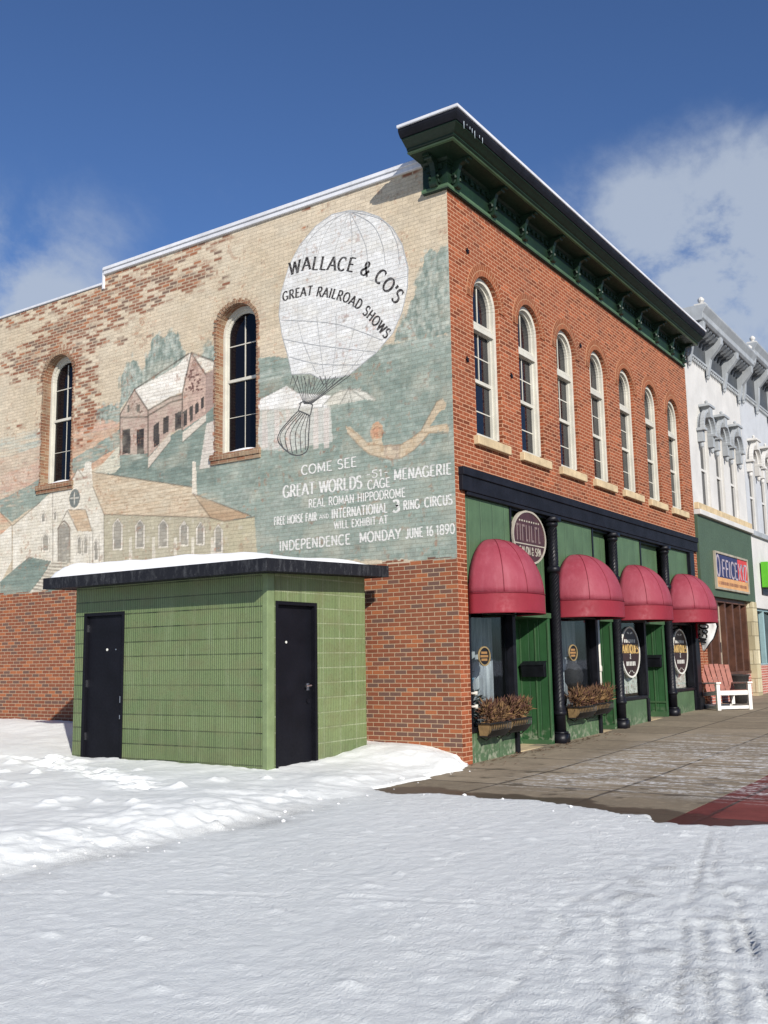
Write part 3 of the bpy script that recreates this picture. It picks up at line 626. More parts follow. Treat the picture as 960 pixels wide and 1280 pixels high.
for s, a, b, h, ser, th, tn, cond in (
    ('COME SEE', (-3.04, 4.78), (-1.87, 4.79), .16, .24, .2, .11, .8), ('GREAT WORLDS', (-3.45, 4.42), (-1.77, 4.41), .21, .24, .2, .1, .6), ('-51-', (-1.68, 4.555), (-1.24, 4.55), .125, 0, .2, .14, 1), ('CAGE', (-1.65, 4.37), (-1.21, 4.37), .15, .2, .2, .12, .8), ('MENAGERIE', (-1.13, 4.465), (-.06, 4.44), .175, .24, .2, .1, .6),
    ('REAL ROMAN HIPPODROME', (-2.89, 4.19), (-.92, 4.175), .14, 0, .17, .13, .7), ('FREE HORSE FAIR', (-3.66, 3.955), (-2.72, 3.955), .14, 0, .18, .14, .5), ('AND', (-2.66, 3.975), (-2.46, 3.975), .07, 0, .2, .16, .8), ('INTERNATIONAL', (-2.40, 3.955), (-1.27, 3.955), .155, 0, .18, .13, .6), ('3', (-1.17, 3.945), (-1.04, 3.945), .19, 0, .26, .18, .7), ('RING', (-.96, 3.96), (-.66, 3.96), .145, 0, .2, .15, .6), ('CIRCUS', (-.56, 3.965), (-.06, 3.965), .15, 0, .2, .15, .6),
    ('WILL EXHIBIT AT', (-2.35, 3.775), (-1.27, 3.775), .125, 0, .19, .15, .7), ('INDEPENDENCE', (-3.54, 3.495), (-2.02, 3.50), .165, 0, .2, .15, .7), ('MONDAY', (-1.83, 3.50), (-1.02, 3.505), .165, .2, .2, .14, .7), ('JUNE 16', (-.93, 3.50), (-.42, 3.505), .15, 0, .19, .14, .6), ('1890', (-.36, 3.505), (-.03, 3.505), .15, 0, .18, .14, .6)):
    mbw = MB(); text(mbw, s, wallput(*a, *b), h, th, tn, ser, cond, fit=math.hypot(b[0]-a[0], b[1]-a[1])); mbw.build('lettering', PAINT_W, side)
def arc_text(mb, s, pts, h, **k):
    """letters set one by one along a curve on the wall"""
    pts = [mw(*p) for p in pts]; seg = [math.dist(a, b) for a, b in zip(pts[:-1], pts[1:])]; tot = sum(seg)
    cum = np.concatenate([[0], np.cumsum(seg)]); gap = k.get('gap', .12); cond = k['cond']
    ws = [(GL[c][0]+gap) for c in s]; W_ = sum(ws); sc = tot/W_; x = 0
    for c, w in zip(s, ws):
        if c != ' ':
            m = (x+w/2)*sc; px = np.interp(m, cum, [p[0] for p in pts]); pz = np.interp(m, cum, [p[1] for p in pts])
            d = .12; ax = np.interp(m+d, cum, [p[0] for p in pts])-np.interp(m-d, cum, [p[0] for p in pts]); az = np.interp(m+d, cum, [p[1] for p in pts])-np.interp(m-d, cum, [p[1] for p in pts]); l = math.hypot(ax, az); ux, uz = ax/l, az/l
            gw = GL[c][0]*sc*.94
            text(mb, c, wallput(px-ux*gw/2, pz-uz*gw/2, px-ux*gw/2+ux, pz-uz*gw/2+uz), h, k['thick'], k['thin'], k['serif'], cond, fit=gw)
        x += w
mbk = MB(); arc_text(mbk, "WALLACE & CO'S", [(361, 344.5), (384, 337), (405, 337), (437, 339), (453, 343.5), (470, 352), (478.6, 360.5), (487, 371), (495, 381)], .235, thick=.21, thin=.1, serif=.26, cond=.6); mbk.build('lettering', PAINT_K, side)
mbk = MB(); arc_text(mbk, 'GREAT RAILROAD SHOWS', [(353, 376.5), (370, 371.8), (387.5, 369), (415, 372.5), (432, 377.7), (447.7, 386.3), (463, 401.7), (473.4, 413.8), (482, 424)], .165, thick=.22, thin=.12, serif=.26, cond=.6)
mbk.build('lettering', PAINT_K, side)
# balloon net, ropes and basket as brushed lines
LINEP = paint('mural_line_paint', lin(186, 186, 184), .9, .2, 6, .3, 70, .1)
LINEK = paint('mural_rope_paint', lin(92, 92, 92), .9, .2, 6, .3, 70, .1)
def brush(mb, pts, w, lay):
    n = len(pts); v = []; 
    for sgn in (1, -1):
        for i, (x, z) in enumerate(pts):
            x0, z0 = pts[max(i-1, 0)]; x1, z1 = pts[min(i+1, n-1)]; l = math.hypot(x1-x0, z1-z0) or 1
            ww = w*(.75+.5*rng.random())
            v.append((x-sgn*(z1-z0)/l*ww/2, -.0025-.0003*lay, z+sgn*(x1-x0)/l*ww/2))
    mb.add(v, [(i, i+1, n+i+1, n+i) for i in range(n-1)])
def curve(*a, n=12):
    """smooth curve through picture points of the mural, in wall metres"""
    q = P(*a)
    if len(q) == 2: q = [q[0], ((q[0][0]+q[1][0])/2, (q[0][1]+q[1][1])/2), q[1]]
    t = np.linspace(0, len(q)-1, n*(len(q)-1)+1); o = []
    for s in t:
        i = min(int(s), len(q)-2); f = s-i; p0 = q[max(i-1, 0)]; p1 = q[i]; p2 = q[i+1]; p3 = q[min(i+2, len(q)-1)]
        o.append(tuple(.5*(2*b+(c-a_)*f+(2*a_-5*b+4*c-d)*f*f+(-a_+3*b-3*c+d)*f**3) for a_, b, c, d in zip(p0, p1, p2, p3)))
    return o
mbl = MB(); k = 0
brush(mbl, BAL+[BAL[0]], .016, 0)
for a in ((437, 264, 410, 278, 385, 303, 377, 335), (437, 264, 418, 275, 403, 300, 395, 330), (437, 264, 428, 285, 420, 310, 418, 325), (437, 264, 440, 290, 440, 320), (437, 264, 448, 285, 458, 310, 460, 335), (437, 264, 465, 280, 478, 305, 482, 330), (437, 264, 478, 275, 495, 300, 500, 330),
          (372, 400, 380, 430, 395, 465), (396, 395, 400, 430, 405, 470), (420, 395, 420, 430, 415, 470), (445, 400, 438, 430, 425, 470), (468, 415, 455, 440, 432, 469), (352, 400, 420, 405, 478, 425), (354, 424, 400, 432, 470, 440), (362, 446, 400, 455, 450, 456), (509, 345, 480, 352, 462, 350)):
    k += 1; brush(mbl, curve(*a), .010, 1+k % 8)
mbl.build('net_outline', LINEP, side)
mbr = MB(); k = 0
for i, x in enumerate(np.linspace(366, 438, 15)):
    k += 1; brush(mbr, curve(x, 469+(3 if 380 < x < 428 else 0), 382+(x-380)*.12, 505), .011, k % 8)
for i, x in enumerate(np.linspace(366, 420, 9)): brush(mbr, curve(x, 470, x+rng.normal()*3, 480+rng.random()*8), .014, i % 8)
for a in ((374, 505, 380, 502, 391, 506), (373.4, 513.4, 380, 516, 387.5, 519.7), (376, 505, 373, 513), (391, 506, 388, 519), (373.4, 513.4, 362.5, 524.4, 350, 540, 348.4, 552.5, 362.5, 566.6, 375, 568.8, 384.4, 562, 386, 543, 387.5, 519.7)):
    k += 1; brush(mbr, curve(*a), .022, k % 8)
for i in range(6):
    f = i/5; k += 1; brush(mbr, curve(375+11*f, 515+3*f, 354+31*f-3, 542-2*f, 355+27*f, 562+5*math.sin(f*3.1)), .016, k % 8)
mbr.build('basket_outline', LINEK, side)

# ------------------------------------------------------------------ corner building: rest of the shell
def wall_arches(mb, wins, u0, u1, z0, z1, zb, zs, hw, to3):
    """flat wall with round-arched openings; to3 maps (u, z) to space"""
    def quad(*p): mb.add([to3(*q) for q in p], [tuple(range(len(p)))])
    xs = [u0]
    for i, c in enumerate(wins):
        quad((xs[-1], z0), (c-hw, z0), (c-hw, z1), (xs[-1], z1))
        quad((c-hw, z0), (c+hw, z0), (c+hw, zb), (c-hw, zb))
        n = 20
        for k in range(n):
            a0 = math.pi-math.pi*k/n; a1 = math.pi-math.pi*(k+1)/n
            p0 = (c+hw*math.cos(a0), zs+hw*math.sin(a0)); p1 = (c+hw*math.cos(a1), zs+hw*math.sin(a1))
            quad(p0, p1, (p1[0], z1), (p0[0], z1))
        xs.append(c+hw)
    quad((xs[-1], z0), (u1, z0), (u1, z1), (xs[-1], z1))
FW = [1.24+1.6786*i for i in range(7)]; FHW = .47; FZ0, FZS = 5.17, 7.56
mb = MB()
wall_arches(mb, FW, 0, BL, 4.57, 9.16, FZ0, FZS, FHW, lambda u, z: (0, u, z))
for c in FW:          # brick reveals
    o = arch(c, FHW, FZ0, FZS)
    for p, q in zip(o[:-1], o[1:]): mb.add([(0, *p), (0, *q), (-.28, *q), (-.28, *p)], [(0, 1, 2, 3)])
# corner pier and far pier
mb.box(-.35, 0, .004, .3, -.3, 4.565); mb.box(-.35, 0, 12.22, BL, -.1, 4.565)
fw = child(mb.build('front_wall', BRICK), B)
def brick_arch(c, parent):
    mb = MB(); mb.ring(arch(c, FHW, FZS-.02, FZS, grow=.006), arch(c, FHW, FZS-.02, FZS, grow=.21), 'x', -.02, .014)
    hood = mb.build('brick_arch', BRICK_HOOD, parent); hu = hood.data.uv_layers[0].data         # courses radiate round the arch
    for p in hood.data.polygons:
        for li in p.loop_indices:
            co = hood.data.vertices[hood.data.loops[li].vertex_index].co; dy, dz = co.y-c, co.z-FZS
            hu[li].uv = (math.atan2(dz, dy)*.6+10, math.hypot(dy, dz)-FHW+.11*20)
mb = MB(); mb.box(-25, -.35, .34, BL-.32, 4.6, 9.4); mb.box(-25, -1.6, .3, BL-.32, -.3, 4.598); child(mb.build('inner_walls', DARKIN), B)
mb = MB(); mb.box(-25, XW0+.02, .0, .3, -.3, ZT2-.02); mb.box(-25, -.02, BL-.3, BL-.01, -.3, 9.4); mb.box(-25.2, -25, 0, BL, -.3, ZT2); child(mb.build('rear_wall', OLD_BRICK), B)
mb = MB(); mb.box(-25, -.1, .05, BL-.02, 9.405, 9.45); child(mb.build('roof', ROOFMAT), B)
mb = MB(); mb.box(XST, -.44, -.05, .3, ZT1, ZT1+.14); mb.box(-25, XST-.05, -.03, .3, ZT2, ZT2+.05); mb.box(XST-.06, XST, -.035, .3, ZT2-.1, ZT1+.16)
mb.box(XST, -.44, -.075, -.05, ZT1+.08, ZT1+.15)
child(mb.build('coping', ALU, bevel=.01), B)
# reveals of the two side windows
def side_window(c, hw):
    w = MB(); ii = arch(c, hw-.065, WZ0+.0, WZS-.01); oo = arch(c, hw-.0, WZ0, WZS)
    for a, b in ((0.19, 0.30),): w.ring(ii, oo, 'y', a, b)
    w.ring(arch(c, hw-.105, WZ0+.03, WZS-.02), arch(c, hw-.06, WZ0+.03, WZS-.01), 'y', .23, .28)
    w.box(c-hw+.1, c+hw-.1, .17, .30, WZ0+.0, WZ0+.07)
    f = child(w.build('arched_window', WHITE, bevel=.006), B)
    g = MB(); p = arch(c, hw-.10, WZ0+.06, WZS-.02); g.add([(q[0], .265, q[1]) for q in p], [tuple(range(len(p)))]); g.build('pane', SGLASS, f)
    m = MB(); zr = 6.83
    m.box(c-hw+.10, c+hw-.10, .225, .268, zr-.03, zr+.025); m.box(c-.009, c+.009, .25, .268, zr+.025, WZS+hw-.18); m.box(c-.005, c+.005, .255, .268, WZ0+.07, zr-.035)
    m.box(c-hw+.10, c+hw-.10, .249, .267, 7.5, 7.518); m.box(c-hw+.10, c+hw-.10, .254, .267, 6.12, 6.131)
    m.build('sash_bars', WHITE, f)
    r = MB(); o = arch(c, hw, WZ0-.02, WZS)
    o2 = arch(c, hw+.03, WZ0-.02, WZS)
    for p, q in zip(o[:-1], o[1:]): r.add([(p[0], .003, p[1]), (q[0], .003, q[1]), (q[0], .31, q[1]), (p[0], .31, p[1])], [(0, 1, 2, 3)])
    rr = random.Random(int(-c*10))
    for k in range(24):           # ragged header bricks standing round the arch
        a = math.pi*(k+.5)/24; R0 = hw-.005; d = .06+rr.random()*.05
        cs, sn = math.cos(a), math.sin(a); hwid = .026
        v = []
        for (rad_, tt) in ((R0, -1), (R0+d, -1), (R0+d, 1), (R0, 1)):
            v.append((c+cs*rad_-sn*hwid*tt, WZS+sn*rad_+cs*hwid*tt))
        r.prism(v, 'y', -.012-rr.random()*.012, .1)
    z = WZ0
    for sx in (-1, 1):
        z = WZ0
        while z < WZS:
            d = .008+.04*rr.random(); x0 = c+sx*(hw-.006); x1 = c+sx*(hw+d)
            r.box(min(x0, x1), max(x0, x1), -.006-rr.random()*.01, .08, z+.006, z+.06); z += .068
    r.build('reveal', WORN_BRICK, f)
    s = MB()
    for i in range(14):
        x = c-hw-.11+i*(2*hw+.22)/14; s.box(x+.004, x+(2*hw+.22)/14-.004, -.05-rr.random()*.008, .15, WZ0-.115, WZ0-.005)
    s.box(c-hw-.1, c+hw+.1, -.032, .15, WZ0-.19, WZ0-.12); s.build('brick_sill', WORN_BRICK, f, bevel=.006)
    return f
for c, hw in WIN: side_window(c, hw)
# snow lying on the window sills
# front windows: one built, six copied
def front_window(c):
    w = MB()
    w.ring(arch(c, FHW-.075, FZ0+.09, FZS-.01), arch(c, FHW-.002, FZ0+.09, FZS), 'x', -.2, -.07)
    w.ring(arch(c, FHW-.11, FZ0+.12, FZS-.01), arch(c, FHW-.07, FZ0+.12, FZS-.01), 'x', -.2, -.13)
    w.box(-.21, -.055, c-FHW+.1, c+FHW-.1, FZ0+.02, FZ0+.09)
    w.box(-.2, -.08, c-FHW+.075, c+FHW-.075, 7.06, 7.15); w.box(-.2, -.11, c-FHW+.075, c+FHW-.075, 7.17, 7.22)
    f = child(w.build('arched_window', WHITE, bevel=.006), B)
    g = MB(); p = arch(c, FHW-.10, FZ0+.08, FZS-.01); g.add([(-.185, q[0], q[1]) for q in p], [tuple(range(len(p)))]); g.build('pane', DGLASS, f)
    m = MB(); m.box(-.195, -.14, c-FHW+.11, c+FHW-.11, 6.17, 6.23); m.box(-.182, -.172, c-.01, c+.01, 6.23, 7.06)
    m.box(-.182, -.174, c-FHW+.11, c-.01, 6.63, 6.65); m.box(-.182, -.174, c+.01, c+FHW-.11, 6.63, 6.65)
    m.box(-.182, -.174, c-FHW+.11, c+FHW-.11, 5.68, 5.70)
    m.build('sash_bars', WHITE, f); m = MB(); m.box(-.182, -.172, c-.012, c+.012, 7.22, FZS+FHW-.12); m.build('muntin', WHITE, f)
    s = MB(); s.box(-.27, .09, c-.58, c+.6, FZ0-.15, FZ0+.0); s.build('stone_sill', STONE, f, bevel=.012)
    brick_arch(c, f)
    return f
wf = front_window(FW[0])
for c in FW[1:]:
    q = wf.copy(); COL.objects.link(q); q.parent = B; q.location = (0, c-FW[0], 0)
    for ch in wf.children: d = ch.copy(); COL.objects.link(d); d.parent = q

# cornice: one profile swept along the side return and the front
def sweep(mb, prof, xe, yend, closed=True):
    """profile of (outward, z) carried along the side return, round the corner and along the front"""
    n = len(prof); vs = []
    for (e, z) in prof: vs += [(xe, -e, z), (e*.86, -e, z), (e*.86, yend, z)]
    fs = []
    for i in range(n if closed else n-1):
        j = (i+1) % n
        fs += [(3*i, 3*j, 3*j+1, 3*i+1), (3*i+1, 3*j+1, 3*j+2, 3*i+2)]
    if closed: fs += [tuple(3*i for i in range(n)), tuple(3*i+2 for i in range(n))[::-1]]
    return mb.add(vs, fs)
XE, YE = -.42, 12.42
mb = MB()
sweep(mb, [(-.3, 9.14), (.05, 9.14), (.075, 9.17), (.075, 9.21), (.045, 9.24), (.04, 9.62), (.10, 9.66), (.44, 9.67), (.44, 9.70), (-.3, 9.70)], XE, YE)
sweep(mb, [(-.3, 9.705), (.50, 9.705), (.53, 9.725), (.53, 9.745), (.57, 9.765), (.63, 9.805), (.68, 9.835), (.68, 9.85), (-.3, 9.85)], XE, YE)
corn = child(mb.build('cornice', GREEN_D), B); corn['label'] = 'deep dark green bracketed roof cornice'
mb = MB(); sweep(mb, [(.445, 9.672), (.50, 9.672), (.515, 9.685), (.50, 9.70), (.445, 9.70)], XE-.004, YE+.004); sweep(mb, [(.08, 9.145), (.095, 9.165), (.095, 9.2), (.08, 9.215)], XE-.004, YE+.004)
mb.build('bead', GREEN_L, corn)
mb = MB(); sweep(mb, [(-.3, 9.855), (.70, 9.855), (.74, 9.90), (.765, 9.94), (.765, 9.985), (-.3, 9.985)], XE-.01, YE+.01); mb.build('gutter_fascia', NAVY, corn)
mb = MB(); sweep(mb, [(.55, 9.99), (.79, 9.99), (.795, 10.0), (.795, 10.035), (.76, 10.05), (.55, 10.055)], XE-.015, YE+.015); mb.build('edge_flashing', ALU, corn)
mb = MB(); sweep(mb, [(-.3, 9.99), (.545, 9.99), (.545, 10.02), (-.3, 10.02)], XE-.015, YE+.015); mb.build('cornice_roof', ROOFMAT, corn)
for y, z in ((.62, 8.3), (2.1, 6.5), (.5, 6.4), (5.35, 7.9)):
    ai = MB(); ai.prism([(y+.055*math.cos(a)*(1 if k % 2 else .45), z+.055*math.sin(a)*(1 if k % 2 else .45)) for k, a in enumerate(np.linspace(0, 2*math.pi, 10, endpoint=False))], 'x', -.01, .025); ai.build('wall_anchor', BLACK, fw)
# dentil row on the frieze
mb = MB(); y = .3
while y < YE-.1: mb.box(.036, .075, y, y+.1, 9.50, 9.58); y += .2
for x in (-.34, -.14): mb.box(x, x+.1, -.075, -.036, 9.5, 9.58)
sweep(mb, [(.037, 9.58), (.072, 9.58), (.072, 9.6), (.037, 9.6)], XE+.02, YE-.02)
mb.build('dentils', GREEN_D, corn)
def bracket_mb(y):
    b = MB(); w = .045
    def pr(pts, ww): b.prism([(x*.86, z) for x, z in pts], 'y', y-ww, y+ww)
    pr([(.045, 9.245), (.12, 9.22), (.17, 9.27), (.15, 9.36), (.17, 9.46), (.22, 9.58), (.34, 9.62), (.36, 9.64), (.36, 9.668), (.045, 9.66)], w)
    for (cx, cz, r) in ((.13, 9.25, .062), (.33, 9.625, .032)):
        pr([(cx+r*math.cos(t), cz+r*math.sin(t)) for t in np.linspace(0, 2*math.pi, 14, endpoint=False)], w+.022)
    # open scroll ears either side
    for s in (-1, 1):
        b.tube([(.09*.86+.05*math.cos(t), y+s*(w+.03), 9.34+.075*math.sin(t)) for t in np.linspace(-2.2, 2.2, 9)], [.02, .022, .024, .026, .026, .024, .022, .02, .014], 6)
    b.box(.31, .37, y-.05, y+.05, 9.63, 9.668)
    return b
bk = bracket_mb(0.16).build('bracket', GREEN_D, corn)
for y in (1.44, 2.66, 3.9, 5.14, 6.38, 7.6, 8.82, 10.05, 11.25, 12.2):
    q = bk.copy(); COL.objects.link(q); q.parent = corn; q.location = (0, y-.16, 0)
# the same scroll turned onto the side return
sb = bk.copy(); COL.objects.link(sb); sb.parent = corn; sb.rotation_euler = (0, 0, -math.pi/2); sb.location = (-.33, 0, 0)
mb = MB()
for i in range(7):
    y = -.55+i*.1+rng.random()*.07; L = .05+.12*rng.random(); mb.tube([(.625, y, 9.92), (.625, y, 9.92-L)], [.007, .002], 6)
ICE = NT('ice'); ICE = ICE.fin((.45, .52, .56), .08, .6)
mb2 = mb.build('icicles', ICE); tag(mb2, 'short icicles hanging under the cornice corner of the brick building', 'icicles', kind='stuff')

# ------------------------------------------------------------------ shopfront
def g(y): return .0185*max(y, 0.)
mb = MB(); mb.box(-.3, .07, .12, 12.5, 4.20, 4.565); mb.box(-.3, .10, .11, 12.5, 4.44, 4.57); mb.box(-.3, .05, .303, 12.2, 4.14, 4.2)
lint = child(mb.build('lintel_beam', NAVY, bevel=.008), B)
BAYS = [(.36, 1.86, 3.36), (3.78, 5.5, 6.42), (6.8, 8.3, 9.72), (10.2, 11.78, 12.2)]
COLS = [3.56, 6.6, 9.95]
def column(y):
    z0 = g(y)-.02; c = MB()
    c.box(-.13, .13, y-.13, y+.13, z0, z0+.18); c.box(-.11, .11, y-.11, y+.11, z0+.18, z0+.22)
    c.lathe([(.105, z0+.22), (.105, z0+.5), (.125, z0+.52), (.125, z0+.56), (.1, z0+.6), (.115, z0+.63), (.09, z0+.68), (.088, 3.1), (.12, 3.13), (.13, 3.17), (.12, 3.21), (.088, 3.24), (.085, 3.95), (.11, 3.98), (.12, 4.02), (.1, 4.05)], 0, y, 20)
    c.box(-.13, .13, y-.13, y+.13, 4.05, 4.14)
    o = child(c.build('iron_column', BLACK), B)
    for p in o.data.polygons: p.use_smooth = len(p.vertices) == 4 and abs(p.normal.z) < .5 and p.area < .2
    r = MB()              # twisted rope bands cast on the shaft
    for ph in range(10):
        for (za, zb) in ((z0+.7, 3.08), (3.26, 3.94)):
            n = int((zb-za)/.05); 
            pts = [(.088*math.cos(ph*2*math.pi/10+z*9), y+.088*math.sin(ph*2*math.pi/10+z*9), z) for z in np.linspace(za, zb, n)]
            r.tube(pts, .011, 4, False)
    r.build('rope_moulding', BLACK, o, True)
for y in COLS: column(y)
mb = MB()
for y, z0 in ((12.0, g(12)),): mb.box(-.1, .06, 11.84, 12.17, z0-.02, 4.14); mb.box(-.1, .1, 11.82, 12.19, z0-.02, z0+.3)
child(mb.build('end_post', BLACK, bevel=.01), B)
for i, (a, m, b) in enumerate(BAYS):
    gz_ = g((a+b)/2)
    # boards above, the right hand part set back over the entry
    p = MB(); p.box(-.1, -.02, a-.04, m+.0, 2.36, 4.135); child(p.build('transom_panel', GREEN_B), B)
    if i < 3: p = MB(); p.box(-.2, -.15, m+.06, b+.12, 2.38, 4.135); child(p.build('transom_panel', GREEN_B), B)
    p = MB(); p.box(-.2, .0, m, m+.055, 2.38, 4.135); child(p.build('panel_return', BLACK), B)
    # window bay
    z1 = gz_+.5 if i else .46
    p = MB(); p.box(-.16, -.03, a-.04, m, g(a)-.05, z1); child(p.build('bulkhead', GREEN_B), B)
    p = MB(); zt = 2.3
    p.box(-.16, .0, a-.04, m+.02, z1+.002, z1+.07); p.box(-.16, .01, a-.04, m+.02, zt-.0, zt+.055); p.box(-.16, -.01, a-.04, a+.03, z1+.07, zt); p.box(-.16, .01, m-.07, m+.04, z1+.07, zt)
    p.box(-.17, .015, m-.06, m+.055, g(m)-.05, z1)
    f = child(p.build('shop_window', BLACK, bevel=.006), B)
    q = MB(); q.box(-.11, -.1, a+.03, m-.07, z1+.07, zt); q.build('pane', GLASS, f)
    # dark space behind the glass
    q = MB(); q.add([(-.17, a-.03, z1), (-1.5, a-.03, z1), (-1.5, b, z1), (-.17, b if False else m-.02, z1), (-.17, a-.03, zt+.05), (-1.5, a-.03, zt+.05), (-1.5, b, zt+.05), (-.17, m-.02, zt+.05)],
            [(0, 1, 2, 3), (4, 5, 6, 7), (0, 1, 5, 4), (1, 2, 6, 5), (2, 3, 7, 6)]); child(q.build('display_interior', DARKIN), B)
    # recessed entry beside it
    if i < 3:
        q = MB(); q.box(-.62, -.03, b-.06, b+.0, gz_-.06, 2.28)
        ew = child(q.build('entry_side_wall', GREEN_B2), B)
        q = MB()
        for zz in ((gz_+.0, gz_+.14), (gz_+.34, gz_+.38)) if i == 2 else ((gz_+.0, gz_+.1),): q.box(-.62, -.05, b-.085, b-.06, *zz)
        for xx in (-.05, -.3, -.6): q.box(xx-.012, xx+.012, b-.075, b-.06, gz_+.14, 2.2)
        q.build('trim', GREEN_T, ew)
        q = MB(); q.box(-.68, -.62, m+.06, b, gz_-.06, 2.28); dr = child(q.build('entry_door', GREEN_B2), B)
        q = MB(); q.box(-.62, -.02, m+.06, b+.05, 2.28, 2.37); child(q.build('entry_header', GREEN_T), B)
        q = MB(); q.box(-1.5, -.03, m+.02, b+.1, gz_-.08, gz_+.02); child(q.build('entry_step', STONE), B)
        q = MB(); q.box(-.148, -.03, m+.06, b+.05, 4.1, 4.136); child(q.build('entry_soffit', BLACK), B)
# white drain pipe beside the second window
mb = MB(); mb.tube([(-.05, 5.66, 2.3), (-.05, 5.66, 1.3), (-.05, 5.66, .62)], .045, 12); mb.lathe([(.055, 1.28), (.06, 1.3), (.06, 1.38), (.055, 1.4)], -.05, 5.66, 12)
child(mb.build('drain_pipe', WHITE, None, True), B)
mb = MB()
for z in (1.06, .86): mb.tube([(.0, .31, z), (.05, .34, z), (.05, .40, z-.01)], .018, 8); mb.lathe([(.03, z-.03), (.03, z+.03)], .05, .37, 10)
child(mb.build('wall_hook', WHITE, None, True), B)
# ------------------------------------------------------------------ awnings
AW = [(.3, 1.95, .78, 'dome shaped red fabric awning nearest the brick corner, under the oval salon sign'), (3.62, 5.5, .82, 'dome shaped red fabric awning over the window with the white drain pipe'), (6.76, 8.42, .80, 'dome shaped red fabric awning over the light oval antiques sign, third from the corner'), (10.06, 11.9, .80, 'dome shaped red fabric awning above the hanging open flag, last in the row')]
def awning(y0, y1, p, label):
    e = empty('awning', (0, (y0+y1)/2, 2.27), label, 'awning', 'red dome awnings over the shop windows')
    yc = (y0+y1)/2; hw = (y1-y0)/2; zb = 2.27+.006*yc; zv = zb+.31; H = 3.5-zv+.004*yc
    n = 40; m = 14
    def rim(t):       # slightly squared half oval
        c, s = math.cos(t), math.sin(t); k = .82
        return p*abs(s)**k, yc-hw*math.copysign(abs(c)**k, c)
    vs = []; fs = []
    seams = [0, math.pi*.22, math.pi*.41, math.pi*.59, math.pi*.78, math.pi]
    for j in range(m+1):
        f = j/m*math.pi/2; sc = math.cos(f)**.9 if j < m else 0.0; z = zv+H*math.sin(f)
        for i in range(n+1):
            t = math.pi*i/n; x, y = rim(t)
            sag = 1-.018*math.sin(f*2)*(1-abs(math.cos(4*t)))
            vs.append((.012+x*sc*sag, yc+(y-yc)*sc*sag if j < m else yc, z))
    for j in range(m):
        for i in range(n): fs.append((j*(n+1)+i, j*(n+1)+i+1, (j+1)*(n+1)+i+1, (j+1)*(n+1)+i))
    d = MB(); d.add(vs, fs); dome = child(d.build('dome', RED_AWN, None, True), e)
    s = dome.modifiers.new('cloth', 'SOLIDIFY'); s.thickness = .008; s.offset = -1
    v = MB(); vs = []; fs = []
    for z in (zb, zb+.02, zv-.015, zv): 
        for i in range(n+1):
            x, y = rim(math.pi*i/n); o = 1.0+(.012 if z == zb else .004); vs.append((.012+x*o, yc+(y-yc)*o, z))
    for j in range(3):
        for i in range(n): fs.append((j*(n+1)+i, j*(n+1)+i+1, (j+1)*(n+1)+i+1, (j+1)*(n+1)+i))
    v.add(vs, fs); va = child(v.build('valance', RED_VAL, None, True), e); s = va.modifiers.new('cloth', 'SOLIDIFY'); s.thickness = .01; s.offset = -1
    r = MB()
    for t in seams[1:-1]:
        pts = []
        for j in range(m+1):
            f = j/m*math.pi/2; sc = math.cos(f)**.9 if j < m else 0.; x, y = rim(t)
            sag = 1-.018*math.sin(f*2)*(1-abs(math.cos(4*t)))
            pts.append((.013+x*sc*sag, yc+(y-yc)*sc*sag, zv+H*math.sin(f)))
        r.tube(pts, .007, 5)
    pts = [(.014+rim(math.pi*i/n)[0]*1.006, yc+(rim(math.pi*i/n)[1]-yc)*1.006, zv) for i in range(n+1)]; r.tube(pts, .009, 5)
    child(r.build('seam', AWN_SEAM, None, True), e)
    f_ = MB(); pts = [(.014+rim(math.pi*i/n)[0]*.985, yc+(rim(math.pi*i/n)[1]-yc)*.985, zb+.03) for i in range(n+1)]; f_.tube(pts, .014, 6); f_.tube([(.014, y0+.02, zb+.03), (.014, y1-.02, zb+.03)], .014, 6)
    child(f_.build('frame', BLACK, None, True), e)
for a in AW: awning(*a)

# ------------------------------------------------------------------ signs on the shopfront
GOLD = paint('sign_gold_paint', lin(214, 178, 110), .5, .1)
MAROON = paint('sign_maroon_paint', lin(74, 44, 44), .45, .2, 5)
SIGNBLACK = paint('sign_black_paint', lin(26, 22, 24), .4, .2, 5)
SIGNBROWN = paint('sign_dark_brown', lin(54, 34, 30), .4, .2, 5)
SIGNW = paint('sign_white_paint', lin(228, 226, 216), .5, .06)
SIGNDULL = paint('sign_dull_cream', lin(176, 168, 152), .6, .12)
SIGNGREY = paint('sign_grey_lettering', lin(128, 108, 104), .5, .1)
def xput(x, y0, z0, step=.0012):    # writing on a board that faces the street
    return lambda u, v, lay: (x+step*(1+lay), y0+u, z0+v)
def oval(hw, hh, n=40, p=1.0): return [(hw*math.copysign(abs(math.cos(t))**p, math.cos(t)), hh*math.copysign(abs(math.sin(t))**p, math.sin(t))) for t in np.linspace(0, 2*math.pi, n, endpoint=False)]
def oval_board(e, x, y, z, hw, hh, body, rim, t=.03, rimw=.03):
    b = MB(); b.prism([(y+a, z+c) for a, c in oval(hw, hh)], 'x', x, x+t); board = child(b.build('board', body), e)
    r = MB(); r.ring([(y+a, z+c) for a, c in oval(hw-rimw, hh-rimw)], [(y+a, z+c) for a, c in oval(hw+.006, hh+.006)], 'x', x-.004, x+t+.012, True); r.build('rim', rim, board)
    return board
XS = -.017
e = empty('salon_sign', (XS, 2.55, 3.2), 'oval dark maroon salon and spa sign beside the first red awning', 'sign')
bd = oval_board(e, XS, 2.55, 3.67, .66, .47, MAROON, SIGNDULL, .04, .03)
mb = MB(); text(mb, 'SALON & SPA', xput(XS+.042, 2.13, 3.36), .13, .24, .16, .2, .7, fit=.86)
